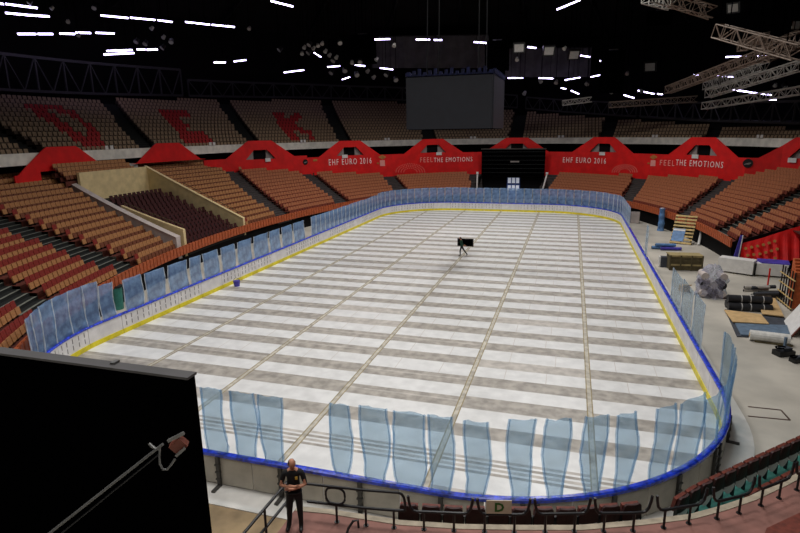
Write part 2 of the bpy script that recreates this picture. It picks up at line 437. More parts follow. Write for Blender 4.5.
# left side with wide panes
LR = [(20, 369), (43, 356), (70, 339), (100.5, 321), (148, 300), (181, 286), (208, 279), (239, 266), (267.5, 252.5), (308, 238), (330, 229)]
sl = lambda x: near_s(at_z(x, lerp(LR, x), 1.2))
LEFT = [(8, 35.5, 3.35), (36, 48.5, 3.4), (49, 62.5, 3.45), (63, 77.5, 3.45), (78, 89.5, 3.45), (90, 100, 3.45), (101, 114, 3.15), (123, 140, 3.05), (143, 161, 3.0), (165, 184, 3.0), (187, 203, 3.0), (206, 221, 3.0), (224, 237, 3.0), (240, 252, 3.0), (254, 266, 3.0), (268, 279, 3.0), (281, 292, 3.0), (294, 306, 3.0)]
for k, (xa, xb, h) in enumerate(LEFT):
    a, b = sl(xa), sl(xb); a, b = min(a, b), max(a, b)
    pane(a, b, h, f'{nth(k + 1)} blue wrapped pane along the left boards, counted from the near end', 'wrapped panes along the left boards', wav=0.03, m='film_blue')

# ------------------------------------------------------------------ lower tier terraces
def lin2(a, b): return lambda d: a + b * d
AIS = {'near': (lin2(221.4, -0.85), 2.8), 'left': (lin2(206.1, -0.31), 2.9), 'beyond': (lin2(169.0, -0.45), 2.7), 'middle': (lin2(150.8, -0.14), 2.6), 'farleft': (lin2(130.1, 0), 2.6), 'farright': (lin2(43.8, 0.98), 2.7), 'right': (lin2(23.1, 0.83), 2.8), 'nearright': (lin2(9.3, 0.59), 2.8)}
def mperdeg(th, d): return (ring(th + .5, d) - ring(th - .5, d)).length
def edge(nm, sgn):
    f, w = AIS[nm]; return lambda d: f(d) + sgn * (w / 2) / mperdeg(f(d), d)
c_ = lambda v: (lambda d: v)
PAR = lin2(195.1, -0.5); WAL = lin2(179.4, -0.075)
SEC = [  # name, left theta, right theta, first row, rows, kind
    ('leftmost block', c_(236), edge('near', 1), 0, 16, 'B'),
    ('block between the left aisles', edge('near', -1), edge('left', 1), 0, 16, 'B'),
    ('block beside the parapet', edge('left', -1), lambda d: PAR(d) + 0.7, 0, 16, 'A'),
    ('block beyond the cream box', lambda d: WAL(d) - 0.7, edge('beyond', 1), 0, 16, 'A'),
    ('block left of the middle aisle', edge('beyond', -1), edge('middle', 1), 0, 14, 'O'),
    ('block under the left EHF lettering', edge('middle', -1), edge('farleft', 1), 0, 12, 'O'),
    ('block under the left EMOTIONS lettering', edge('farleft', -1), c_(104.8), 0, 8, 'O'),
    ('block right of the black screen', c_(74.8), edge('farright', 1), 0, 8, 'O'),
    ('block under the right EMOTIONS lettering', edge('farright', -1), edge('right', 1), 0, 10, 'O'),
    ('block under the round black logo', edge('right', -1), edge('nearright', 1), 0, 15, 'O'),
    ('block above the red cloth', edge('nearright', -1), lambda d: 3.5 if d < 4.5 else -22.0, 0, 16, 'O')]
def terrace(mb, tl, tr, d0, d1, zt, m, nose=None):
    ts_a = arc(tl(d0), tr(d0)); n = len(ts_a)
    ts_b = [tl(d1) + (tr(d1) - tl(d1)) * i / (n - 1) for i in range(n)]
    for i in range(n - 1):
        a, b = ring(ts_a[i], d0), ring(ts_a[i + 1], d0); c, d = ring(ts_b[i + 1], d1), ring(ts_b[i], d1)
        Z = Vector((0, 0, zt)); mb.quad(a + Z, b + Z, c + Z, d + Z, m)
        mb.quad(a + Z, b + Z, b + Vector((0, 0, zt - .42)), a + Vector((0, 0, zt - .42)), m)
        if nose: mb.quad(a + Z * 1.002, b + Z * 1.002, ring(ts_a[i + 1], d0 + .15) + Z * 1.002, ring(ts_a[i], d0 + .15) + Z * 1.002, nose)
def rowz(i, rp=1.0): return 1.64 + 0.36 * (0.6 + i * rp)
PITCH_ = {8: .75, 9: .75, 10: .75, 4: .9, 5: .9, 6: .85, 7: .85}
mb = MB(); ma = MB()
for si, (nm, tl, tr, r0, nr, kd) in enumerate(SEC):
    g = PITCH_.get(si, 1.0)
    for i in range(r0, int(nr / g)): terrace(mb, tl, tr, 0.05 + i * g, 0.05 + g + i * g, rowz(i, g), 'terrace')
for nm, (f, w) in AIS.items():
    a, b = edge(nm, 1), edge(nm, -1)
    stp = nm in ('near', 'left', 'nearright')
    for i in range(32 if nm in ('near', 'left', 'beyond', 'nearright') else 24):
        terrace(ma, a, b, 0.05 + i * .5, 0.55 + i * .5, rowz(0) + i * .18 - .18, 'aisle_black' if stp else 'aisle', 'step_edge' if stp else None)
for tl, tr in ((104.8, 100.6), (79.1, 74.8)):
    for i in range(7): terrace(ma, c_(tl), c_(tr), 0.05 + i, 1.05 + i, rowz(i), 'aisle')
struct(mb.obj('lower_terrace')); struct(ma.obj('lower_terrace_stairs'))
# ribbed orange front wall of the lower tier with the dark void under it
mb = MB(); mo = MB()
def wallring(mb, t0, t1, d, z0, z1, th, m, step=1.5):
    ts = arc(t0, t1, step)
    for a, b in zip(ts, ts[1:]):
        mb.hexa([ring(a, d, z0), ring(b, d, z0), ring(b, d + th, z0), ring(a, d + th, z0), ring(a, d, z1), ring(b, d, z1), ring(b, d + th, z1), ring(a, d + th, z1)], m)
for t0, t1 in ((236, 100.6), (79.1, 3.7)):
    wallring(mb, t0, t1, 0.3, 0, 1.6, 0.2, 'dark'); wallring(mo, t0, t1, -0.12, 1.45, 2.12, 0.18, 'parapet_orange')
    t = t0
    while t > t1 + .3:
        t -= 0.5 / mperdeg(t, 0)
        p = ring(t, -0.12); n = inward(t); x = Vector((-n.y, n.x, 0))
        mo.hexa([p + x * a + n * b_ + Vector((0, 0, z)) for z in (1.5, 2.2) for a, b_ in ((-.19, 0.07), (.19, 0.07), (.19, -.06), (-.19, -.06))], 'parapet_orange')
# step-back of the right stand where the lower rows are taken out
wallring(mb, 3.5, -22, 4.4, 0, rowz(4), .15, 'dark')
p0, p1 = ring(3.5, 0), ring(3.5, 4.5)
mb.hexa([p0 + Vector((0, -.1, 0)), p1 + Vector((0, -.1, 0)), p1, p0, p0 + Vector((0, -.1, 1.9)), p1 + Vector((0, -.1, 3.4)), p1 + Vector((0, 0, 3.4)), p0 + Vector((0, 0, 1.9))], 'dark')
struct(mb.obj('trim_2')); struct(mo.obj('trim_3'))

# ------------------------------------------------------------------ seats
def seat_parts(back, pan, bracket=True):
    """local: x across, -y towards the rink, z up from the tread"""
    b = MB()
    vs = []
    for y0 in (0.0, 0.035):
        for z, w in ((0.38, .225), (0.62, .235), (0.84, .215)):
            for x in (-1, 0, 1): vs.append((x * w, y0 + (0.03 if x == 0 else 0) + (z - .38) * .18, z))
    fs = []
    for k in (0, 9):
        for j in range(2):
            for i in range(2): a = k + j * 3 + i; fs.append((a, a + 1, a + 4, a + 3))
    for j in range(2): fs.append((j * 3, j * 3 + 3, j * 3 + 12, j * 3 + 9)); fs.append((j * 3 + 2, j * 3 + 5, j * 3 + 14, j * 3 + 11))
    for i in range(2): fs.append((i, i + 1, i + 10, i + 9)); fs.append((6 + i, 7 + i, 16 + i, 15 + i))
    b.add(vs, fs, back)
    p = MB()
    p.hexa([(-.2, -.16, .16), (.2, -.16, .16), (.2, -.09, .14), (-.2, -.09, .14), (-.21, -.09, .52), (.21, -.09, .52), (.21, -.02, .50), (-.21, -.02, .50)], pan)
    if bracket: p.hexa([(-.03, -.1, 0), (.03, -.1, 0), (.03, .08, 0), (-.03, .08, 0), (-.03, -.08, .4), (.03, -.08, .4), (.03, .04, .4), (-.03, .04, .4)], 'black_metal')
    return b, p
KIND = {'A': ('seat_tan', 'seat_pan_brown'), 'B': ('seat_red', 'seat_tan'), 'O': ('seat_orange', 'seat_pan_red'), 'M': ('seat_maroon', 'seat_maroon')}
def row_thetas(tl, tr, d, pitch):
    t = tl - 0.5 * pitch / mperdeg(tl, d); out = []
    while t > tr + 0.5 * pitch / mperdeg(tr, d) * .6:
        out.append(t); t -= pitch / mperdeg(t, d)
    return out
lower = []   # (dist, pos, angle, kind, section, row, index)
for si, (nm, tl, tr, r0, nr, kd) in enumerate(SEC):
    g = PITCH_.get(si, 1.0)
    for i in range(r0, int(nr / g)):
        d = 0.6 + i * g
        a, b = tl(d), tr(d)
        for k, t in enumerate(row_thetas(a, b, d, 0.51)):
            if d > ban_d(t) - 0.55 and t < 165.2: continue
            p = ring(t, d, rowz(i, g)); n = inward(t, d)
            lower.append([(p - CAMP).length, p, math.atan2(n.y, n.x) + math.pi / 2, 'B' if (kd == 'A' and k == 0) else kd, nm, i + 1, k + 1, t])
# raised left block
for i in range(3):
    d = 12.6 + i * .45; z = 7.15 + i * .36
    for k, t in enumerate(row_thetas(190.0, 180.0, d, 0.51)):
        p = ring(t, d, z); n = inward(t, d)
        lower.append([(p - CAMP).length, p, math.atan2(n.y, n.x) + math.pi / 2, 'A', 'raised left block', i + 1, k + 1, t])
mb = MB()
for i in range(3): terrace(mb, c_(190.2), c_(179.8), 12.4 + i * .45, 12.85 + i * .45, 7.15 + i * .36, 'terrace')
struct(mb.obj('raised_terrace'))
def shown(p):
    x, y, z = px(p); return z > 0 and 2 < x < 798 and 2 < y < 531 and not (x < 205 and y > 352 + x * .15 - 6)
def place_mesh(name, me, p, ang, parent=None):
    o = bpy.data.objects.new(name, me); COL.objects.link(o); o.location = p; o.rotation_euler = (0, 0, ang)
    if parent is not None: o.parent = parent
    return o
SM = {}
for kd, (b, p) in KIND.items():
    bb, pp = seat_parts(b, p); SM[kd] = (bb.mesh('backrest'), pp.mesh('seat_pan'))
WORD = {'A': 'tan', 'B': 'red-backed tan', 'O': 'orange tan', 'M': 'dark maroon'}
def seat_thing(name, kd, p, ang, label, cat, group):
    r = bpy.data.objects.new(name, None); COL.objects.link(r); r.location = p; r.rotation_euler = (0, 0, ang); r.empty_display_size = .1; r['_w'] = tuple(p)
    tag(r, label, cat, group)
    for me, nm in zip(SM[kd], ('backrest', 'seat_pan')):
        c = bpy.data.objects.new(nm, me); COL.objects.link(c); c.parent = r
    return r
lower.sort(key=lambda q: q[0])
near_l = [q for q in lower if shown(q[1] + Vector((0, 0, .6)))][:300]
ids = set(id(q) for q in near_l)
for q in near_l:
    seat_thing('stand_seat', q[3], q[1], q[2], f'{WORD[q[3]]} seat, row {q[5]} up, {nth(q[6])} along, {q[4]}', 'seat', f'tip-up seats in the {q[4]}')
def bake(items, name, label, cat, mk):
    mb = MB()
    cache = {}
    for it in items:
        key = it[3]
        if key not in cache: cache[key] = mk(key)
        ca, sa = math.cos(it[2]), math.sin(it[2]); P = it[1]
        for part in cache[key]:
            o = len(mb.v); mb.v += [(P.x + x * ca - y * sa, P.y + x * sa + y * ca, P.z + z) for x, y, z in part.v]
            ms = [mb.mi(m) for m in part.mats]
            mb.f += [tuple(i + o for i in f) for f in part.f]; mb.m += [ms[k] for k in part.m]
    me = bpy.data.meshes.new(name); me.from_pydata(mb.v, [], mb.f)
    for m in mb.mats: me.materials.append(MT[m])
    me.polygons.foreach_set('material_index', mb.m); me.update()
    o = bpy.data.objects.new(name, me); COL.objects.link(o); return tag(o, label, cat, kind='stuff')
bake([q for q in lower if id(q) not in ids], 'stand_seating', 'remaining tan and orange tip-up seats in rows round the lower tier', 'seating', lambda k: seat_parts(*KIND[k], bracket=False))
# maroon seats in the cream box
mb = MB()
for i in range(12): terrace(mb, lambda d: PAR(d) - 1.2, lambda d: WAL(d) + .6, 0.05 + i, 1.05 + i, rowz(min(i, 10)) - .25, 'aisle_black')
struct(mb.obj('box_terrace'))
for i in range(10):
    d = .7 + i
    for k, t in enumerate(row_thetas(PAR(d) - 2.2 + .02 * i, WAL(d) + .5, d, 0.62)):
        p = ring(t, d, rowz(i) - .25); n = inward(t, d)
        seat_thing('box_seat', 'M', p, math.atan2(n.y, n.x) + math.pi / 2, f'maroon seat in the cream box, row {i + 1} up, {nth(k + 1)} from the parapet', 'seat', 'maroon seats in the cream walled box')
# walls of the box
def slope_wall(name, label, tf, d0, d1, z0f, z1f, th, m, mtop=None):
    mb = MB(); n = 8
    for i in range(n):
        a, b = d0 + (d1 - d0) * i / n, d0 + (d1 - d0) * (i + 1) / n
        pa, pb = ring(tf(a), a), ring(tf(b), b); x = (pb - pa).normalized(); y = Vector((-x.y, x.x, 0)) * th
        Z = lambda v: Vector((0, 0, v))
        mb.hexa([pa + Z(z0f(a)), pb + Z(z0f(b)), pb + y + Z(z0f(b)), pa + y + Z(z0f(a)), pa + Z(z1f(a)), pb + Z(z1f(b)), pb + y + Z(z1f(b)), pa + y + Z(z1f(a))], m)
        if mtop:
            mb.hexa([pa - y * .12 + Z(z1f(a)), pb - y * .12 + Z(z1f(b)), pb + y * 1.12 + Z(z1f(b)), pa + y * 1.12 + Z(z1f(a)), pa - y * .12 + Z(z1f(a) + .06), pb - y * .12 + Z(z1f(b) + .06), pb + y * 1.12 + Z(z1f(b) + .06), pa + y * 1.12 + Z(z1f(a) + .06)], mtop)
    return tag(mb.obj(name), label, 'parapet')
slope_wall('parapet_wall', 'sloping grey parapet wall left of the box of maroon seats', PAR, 0.2, 12.4, lambda d: rowz(d - .6) - .6, lambda d: 2.84 + .325 * d, .45, 'lilac', 'lilac')
slope_wall('parapet_wall', 'low cream wall inside the grey parapet with a thin rail on top', lambda d: PAR(d) - 1.3, 0.2, 7.2, lambda d: rowz(d - .6) - .6, lambda d: 3.35 + .24 * d, .25, 'cream')
slope_wall('parapet_wall', 'cream sloping wall on the far side of the maroon seats', WAL, 0.2, 12.3, lambda d: rowz(d - .6) - .6, lambda d: 2.72 + .42 * d, .3, 'cream', 'cream')
mb = MB(); wallring(mb, PAR(12.0) - .3, WAL(12.0), 12.0, 4.8, 7.85, .25, 'cream'); tag(mb.obj('parapet_wall'), 'cream back wall above the maroon seats', 'parapet')
for a_, d0, d1, zf, lab in ((lambda d: PAR(d) - 1.3, .4, 7, lambda d: 3.35 + .24 * d, 'thin dark rail on the low cream wall left of the maroon seats'), (WAL, .4, 7.5, lambda d: 2.78 + .42 * d, 'thin dark rail on the cream wall beyond the maroon seats')):
    h = thing('hand_rail', lab, 'rail', ring(a_(d0), d0, zf(d0)))
    mb = MB(); mb.tube([ring(a_(d0 + (d1 - d0) * i / 8), d0 + (d1 - d0) * i / 8, zf(d0 + (d1 - d0) * i / 8) + .28) for i in range(9)], .03, 'olive', 6); mb.obj('rail', h)
    for i in range(0, 9, 2):
        d = d0 + (d1 - d0) * i / 8; mb = MB(); mb.tube([ring(a_(d), d, zf(d) - .02), ring(a_(d), d, zf(d) + .28)], .025, 'olive', 6); mb.obj('post', h)

# ------------------------------------------------------------------ upper tier
U0, UZ = 15.0, 9.2
def utread(d): return UZ + .47 * (d - U0)
BACKD = sorted([(250, 27), (182, 27.3), (170, 28), (160, 29), (137, 30.5), (121, 30.3), (104, 29), (95, 26.5), (82, 23.8), (65, 21), (49, 18.8), (31, 17.4), (0, 17), (-40, 17)])
def back_d(t): return lerp(BACKD, t)
UA = [lin2(190.6, -0.1), lin2(174.5 + .403 * 14.8, -0.403), lin2(155.8 + .27 * 14.6, -0.27), lin2(135.8 + .183 * 14.5, -0.183), lin2(114.6, -.03), lin2(91, 0), lin2(62.6 + .34, .3), lin2(32.5, .72), lin2(13, .6), lin2(-12, .6)]
UAW = 2.3
def ue(i, sgn):
    f = UA[i]; return lambda d: f(d) + sgn * UAW / 2 / mperdeg(f(d), d)
USEC = [(c_(212), ue(0, 1))] + [(ue(i, -1), ue(i + 1, 1)) for i in range(len(UA) - 1)] + [(ue(len(UA) - 1, -1), c_(-30))]
UNAME = ['upper block at the left edge', 'upper block of the letter D', 'upper block of the letter E', 'upper block of the letter K', 'upper block right of the letter K', 'upper block behind the scoreboard', 'upper block right of the scoreboard', 'upper block above the right EHF lettering', 'upper block at the right', 'upper block past the right edge', 'last upper block']
LET = {1: (.39, .71, ["11110", "11011", "11001", "11001", "11001", "11001", "11011", "11110"]), 2: (.32, .60, ["1111", "1111", "1100", "1100", "1110", "1100", "1111", "1111"]), 3: (.365, .69, ["11001", "11011", "11110", "11100", "11100", "11110", "11011", "11001"])}
mb = MB(); ups = []
NROW = 15
for si, (tl, tr) in enumerate(USEC):
    for i in range(NROW):
        d = U0 + .1 + i * 1.05; tm = (tl(d) + tr(d)) / 2
        a, b = tl(d), tr(d)
        if d > max(back_d(a), back_d(b)): continue
        terrace(mb, tl, tr, d - .4, d + .65, utread(d), 'terrace_upper')
        for k, t in enumerate(row_thetas(a, b, d, 0.6)):
            if d > back_d(t) - .3: continue
            kd = 'seat_beige'
            if si in LET:
                s0, s1, rows = LET[si]; u = ((a - t) / (a - b) - s0) / (s1 - s0); v = i - 1
                v = int(v * len(rows) / 9) if v >= 0 else -1
                if 0 <= u < 1 and 0 <= v < len(rows) and rows[len(rows) - 1 - v][int(u * len(rows[0]))] == '1': kd = 'seat_letter'
            p = ring(t, d, utread(d)); n = inward(t, d)
            ups.append([(p - CAMP).length, p, math.atan2(n.y, n.x) + math.pi / 2, kd, UNAME[si], i + 1, k + 1, t])
struct(mb.obj('upper_terrace'))
mb = MB()
for i in range(len(UA)):
    for j in range(30):
        d = U0 - .35 + j * .525
        if d > back_d(UA[i](d)): break
        terrace(mb, ue(i, 1), ue(i, -1), d, d + .525, utread(d) - .1, 'aisle_black')
struct(mb.obj('upper_terrace_stairs'))
def useat(kd):
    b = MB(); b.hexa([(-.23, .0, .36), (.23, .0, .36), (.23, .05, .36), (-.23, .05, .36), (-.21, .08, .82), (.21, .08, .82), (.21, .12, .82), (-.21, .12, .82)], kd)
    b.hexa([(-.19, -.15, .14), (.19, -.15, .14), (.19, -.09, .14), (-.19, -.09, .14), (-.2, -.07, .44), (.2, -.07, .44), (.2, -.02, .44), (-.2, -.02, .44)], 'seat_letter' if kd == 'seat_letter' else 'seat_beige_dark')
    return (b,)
ups.sort(key=lambda q: q[0])
beige = [q for q in ups if q[3] == 'seat_beige' and shown(q[1] + Vector((0, 0, .6)))][:300]
red = [q for q in ups if q[3] == 'seat_letter']
ids = set(id(q) for q in beige + red)
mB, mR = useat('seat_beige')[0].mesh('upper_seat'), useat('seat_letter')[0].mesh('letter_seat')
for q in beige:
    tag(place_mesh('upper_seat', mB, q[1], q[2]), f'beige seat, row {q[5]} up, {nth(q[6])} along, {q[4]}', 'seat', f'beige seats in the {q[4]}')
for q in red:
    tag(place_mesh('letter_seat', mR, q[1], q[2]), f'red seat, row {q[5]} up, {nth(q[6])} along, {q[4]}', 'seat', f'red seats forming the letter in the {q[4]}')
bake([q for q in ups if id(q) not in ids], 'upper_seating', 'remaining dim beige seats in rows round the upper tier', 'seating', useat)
# white front of the upper tier, soffit, walls
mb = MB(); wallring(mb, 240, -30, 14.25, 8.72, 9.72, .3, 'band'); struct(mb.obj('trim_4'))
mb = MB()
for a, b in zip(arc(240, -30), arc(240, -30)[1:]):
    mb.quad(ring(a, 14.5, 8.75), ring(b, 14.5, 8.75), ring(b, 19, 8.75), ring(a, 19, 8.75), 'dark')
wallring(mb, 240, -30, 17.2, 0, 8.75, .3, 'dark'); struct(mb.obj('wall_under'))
mb = MB(); ts = arc(240, -60, 2)
for a, b in zip(ts, ts[1:]):
    da, db = back_d(a) + .6, back_d(b) + .6
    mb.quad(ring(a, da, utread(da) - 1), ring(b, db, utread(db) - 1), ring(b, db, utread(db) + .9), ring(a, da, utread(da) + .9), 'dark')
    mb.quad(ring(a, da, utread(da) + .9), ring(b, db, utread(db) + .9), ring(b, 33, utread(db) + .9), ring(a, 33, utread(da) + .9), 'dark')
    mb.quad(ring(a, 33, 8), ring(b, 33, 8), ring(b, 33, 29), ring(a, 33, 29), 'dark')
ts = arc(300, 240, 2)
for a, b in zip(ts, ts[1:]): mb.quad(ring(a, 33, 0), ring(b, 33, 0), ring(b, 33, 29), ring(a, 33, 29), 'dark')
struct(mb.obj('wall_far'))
# roof
def zceil(x, y):
    q = math.sqrt((x / 55) ** 2 + ((y - YC) / 73) ** 2); return 36 - 7.5 * min(1, q) ** 2
mb = MB(); ts = [i * 6 for i in range(61)]; fr = [0, .25, .5, .75, 1.0]
for a, b in zip(ts, ts[1:]):
    for u, v in zip(fr, fr[1:]):
        P = []
        for t, f in ((a, u), (b, u), (b, v), (a, v)):
            x, y = 55.5 * f * math.cos(R(t)), YC + 73.5 * f * math.sin(R(t)); P.append((x, y, zceil(x, y)))
        if u == 0: mb.add([P[0], P[2], P[3]], [(0, 1, 2)], 'roof')
        else: mb.quad(*P, 'roof')
struct(mb.obj('ceiling'))
for k in range(24):
    t = k * 15; mb = MB(); pts = []
    for f in (.12, .35, .55, .75, .97):
        x, y = 55 * f * math.cos(R(t)), YC + 73 * f * math.sin(R(t)); pts.append(Vector((x, y, zceil(x, y) - .45)))
    for a, b in zip(pts, pts[1:]): mb.bar(a, b, .35, .8, 'black_metal')
    struct(mb.obj('ceiling_beam'))
#PART2
# ------------------------------------------------------------------ red banners with gables
ST = [(0.0, 200.0)]; _s = 0.0; t = 200.0
while t > -30:
    a = ring(t, ban_d(t)); b = ring(t - .25, ban_d(t - .25)); _s += (b - a).length; t -= .25; ST.append((_s, t))
def th_s(s): return lerp(ST, s)
def ban(s, z, off=0.0):
    """off > 0 is towards the rink"""
    t = th_s(s); p = ring(t, ban_d(t), z); a = ring(th_s(s - .3), ban_d(th_s(s - .3))); b = ring(th_s(s + .3), ban_d(th_s(s + .3)))
    x = (b - a).normalized(); n = Vector((x.y, -x.x, 0))
    return p + n * off
def s_px(x, z=9.0):
    lo, hi = 3.0, ST[-1][0] - 1
    for _ in range(50):
        m = (lo + hi) / 2
        if px(ban(m, z))[0] < x: lo = m
        else: hi = m
    return lo
def z_px(s, y):
    lo, hi = 0.0, 14.0
    for _ in range(40):
        m = (lo + hi) / 2
        if px(ban(s, m))[1] > y: lo = m
        else: hi = m
    return lo
def text_mesh(body, thick=False):
    cu = bpy.data.curves.new('lettering', 'FONT'); cu.body = body; cu.resolution_u = 2; cu.space_character = 1.3; cu.fill_mode = 'FRONT'
    if thick: cu.offset = 0.0 if len(body) > 1 else 0.035
    o = bpy.data.objects.new('lettering', cu); COL.objects.link(o)
    dg = bpy.context.evaluated_depsgraph_get(); me = bpy.data.meshes.new_from_object(o.evaluated_get(dg))
    vs = [tuple(v.co) for v in me.vertices]; fs = [tuple(p.vertices) for p in me.polygons]
    bpy.data.objects.remove(o); bpy.data.curves.remove(cu); bpy.data.meshes.remove(me)
    x0 = min(v[0] for v in vs); x1 = max(v[0] for v in vs); y0 = min(v[1] for v in vs); y1 = max(v[1] for v in vs)
    return [((v[0] - x0) / (x1 - x0), (v[1] - y0) / (y1 - y0)) for v in vs], fs
def ring_text(body, x0, x1, ytop, ybot, parent, m, name='lettering', thick=False):
    s0, s1 = s_px(x0), s_px(x1); z1 = z_px((s0 + s1) / 2, ytop); z0 = z_px((s0 + s1) / 2, ybot)
    vs, fs = text_mesh(body, thick); mb = MB()
    mb.add([ban(s0 + u * (s1 - s0), z0 + v * (z1 - z0), .06) for u, v in vs], fs, m); return mb.obj(name, parent)
PEAKS = [62, 168, 260, 350, 433, 517, 604, 703, 812]
SP = [s_px(x, 9.8) for x in PEAKS]
BLAB = ['red gable banner peeking out behind the left raised seats', 'red gable banner behind the seats beyond the cream box', 'red gable banner with a dark opening and no lettering, left of EHF EURO 2016', 'left red gable banner reading EHF EURO 2016', 'left red gable banner reading FEEL THE EMOTIONS', 'red gable banner behind the black screen', 'right red gable banner reading EHF EURO 2016', 'right red gable banner reading FEEL THE EMOTIONS', 'red gable banner at the right edge past the round logo']
BAN = []
for k, sp in enumerate(SP):
    s0 = sp - 5.6 if k < 2 else (s_px(203) if k == 2 else (SP[k - 1] + sp) / 2)
    s1 = sp + 5.6 if k < 2 else ((SP[k + 1] + sp) / 2 if k < len(SP) - 1 else sp + 7)
    t_ = thing('banner', BLAB[k], 'banner', ban(sp, max(0.5, ztop(ban_d(th_s(sp))) - 1)), 'red banners round the hall'); BAN.append(t_)
    zv = 7.65 if k > 2 else 7.95
    def top(s):
        x = abs(s - sp); q = max(0.0, min(1.0, (5.2 - x) / (5.2 - 1.7))); q2 = q if q < .9 else .9 + (q - .9) * .8
        return zv + 2.28 * q2
    cols = sorted(set([s0, s1] + [sp + v for v in (-5.2, -2.3, -2.05, -1.7, -1.2, -1, 1, 1.2, 1.7, 2.05, 2.3, 5.2) if s0 < sp + v < s1] + [s0 + (s1 - s0) * i / 16 for i in range(17)]))
    mb = MB()
    def wall(a, b, za0, zb0, za1, zb1, m='banner'):
        mb.hexa([ban(a, za0, 0), ban(b, zb0, 0), ban(b, zb0, -.12), ban(a, za0, -.12), ban(a, za1, 0), ban(b, zb1, 0), ban(b, zb1, -.12), ban(a, za1, -.12)], m)
    OB, OT = 7.72, 8.95
    for a, b in zip(cols, cols[1:]):
        if b - a < 1e-4: continue
        zba, zbb = max(.3, ztop(ban_d(th_s(a))) - 1.2), max(.3, ztop(ban_d(th_s(b))) - 1.2)
        if k < 2:
            zl = 7.1 if k == 0 and b < sp - 2.4 else 8.1
            wall(a, b, zl, zl, max(zl + .05, top(a)), max(zl + .05, top(b)))
            continue
        m_in = abs((a + b) / 2 - sp)
        if m_in < 2.3:
            oa = OB + max(0, min(1, (2.3 - abs(a - sp)) / 1.3)) * (OT - OB); ob = OB + max(0, min(1, (2.3 - abs(b - sp)) / 1.3)) * (OT - OB)
            wall(a, b, zba, zbb, OB, OB); wall(a, b, oa, ob, top(a), top(b))
        else: wall(a, b, zba, zbb, top(a), top(b))
    mb.obj('cloth', t_)
    if k < 2: continue
    mb = MB()
    for g in (-1, 1):
        P = [(2.4, OB - .05), (.95, OB - .05), (.95, OT + .05)]
        a = [ban(sp + g * u, z, -.35) for u, z in P]; b = [ban(sp + g * u, z, -.5) for u, z in P]
        mb.add(a + b, [(0, 1, 2), (3, 4, 5), (0, 1, 4, 3), (1, 2, 5, 4), (2, 0, 3, 5)], 'grey_panel')
    mb.obj('side_panel', t_)
    mb = MB(); mb.hexa([ban(sp + u, z, o) for z in (OB - .1, OT + .1) for u, o in ((-2.4, -.55), (2.4, -.55), (2.4, -.65), (-2.4, -.65))], 'dark'); mb.obj('opening', t_)
TH = (('FEEL', 0, .24), ('THE EMOTIONS', .27, 1))
ring_text('EHF EURO 2016', 328, 371, 158.4, 164.4, BAN[3], 'text')
ring_text('FEEL', 420, 432.5, 157.3, 162.2, BAN[4], 'text_thin'); ring_text('THE EMOTIONS', 433.8, 472.5, 157.2, 161.8, BAN[4], 'text', thick=True)
ring_text('EHF EURO 2016', 564, 607.5, 157.6, 163, BAN[6], 'text')
ring_text('FEEL', 662, 677, 160.2, 165.6, BAN[7], 'text_thin'); ring_text('THE EMOTIONS', 678, 726, 160.6, 166.6, BAN[7], 'text', thick=True)
def ring_poly(pts, parent, m, name, off=.05):
    mb = MB(); mb.add([ban(s_px(x), z_px(s_px(x), y), off) for x, y in pts] + [ban(s_px(x), z_px(s_px(x), y), off - .04) for x, y in pts], [tuple(range(len(pts))), tuple(range(len(pts), 2 * len(pts)))], m); return mb.obj(name, parent)
for bx, by, bn in ((382, 157, BAN[3]), (655, 157, BAN[7])):
    e = ring_poly([(bx - 4, by), (bx, by - 2.4), (bx + 4, by), (bx, by + 2.6)], bn, 'gold', 'emblem'); e['label'] = 'small gold lozenge emblem over a pinkish block'
    ring_poly([(bx - 2.5, by + 3.2), (bx + 2.2, by + 3.2), (bx + 2.5, by + 9), (bx - 2.5, by + 9)], e, 'text_thin', 'emblem_block').location = Vector()
    ring_poly([(bx - 5.5, by + 5.5), (bx - 3.6, by + 5.5), (bx - 3.6, by + 7), (bx - 5.5, by + 7)], e, 'gold', 'emblem_dash').location = Vector()
def dots(cx, cy, w, h, parent):
    mb = MB()
    for r_ in (.45, .63, .8, .97):
        n = int(26 * r_)
        for i in range(n + 1):
            a = math.pi * i / n; x = cx + w * r_ * math.cos(a); y = cy - h * r_ * math.sin(a); s = s_px(x); z = z_px(s, y)
            mb.disc(ban(s, z, .02), .085, 'banner_dots', ban(s, z, 1) - ban(s, z, 0), 6, .03)
    mb.obj('dot_pattern', parent)['kind'] = 'stuff'
dots(410, 172, 15, 8.5, BAN[4]); dots(627, 172, 13, 7.5, BAN[6])
# round dark logos
for lx, ly, r_, bn in ((750.3, 163.3, .5, BAN[7]), (304.5, 162, .4, BAN[2])):
    s = s_px(lx); z = z_px(s, ly); n = ban(s, z, 1) - ban(s, z, 0); mb = MB(); mb.disc(ban(s, z, .02), r_, 'black_metal', n, 24, .04); lg = mb.obj('round_logo', bn)
    x = Vector((n.y, -n.x, 0)) * -1; mb = MB(); c0 = ban(s, z, .08)
    mb.tube([c0 + x * (r_ * .62 * u) + Vector((0, 0, r_ * (-.3 + .35 * (u + 1) * .5 + .1 * (1 - u * u)))) for u in (-1, -.6, -.2, .2, .6, 1)], r_ * .11, 'grey_panel', 6)
    mb.tube([c0 + x * (r_ * .55 * u) + Vector((0, 0, r_ * (-.05 - .2 * (1 - u * u)))) for u in (-.8, -.3, .2, .7)], r_ * .09, 'grey_panel', 6)
    o = mb.obj('logo_mark', lg); o.location = Vector((0, 0, 0))
ring_poly([(312.5, 159.5), (316.5, 159), (316.5, 161), (312.5, 161.3)], BAN[2], 'gold', 'emblem')
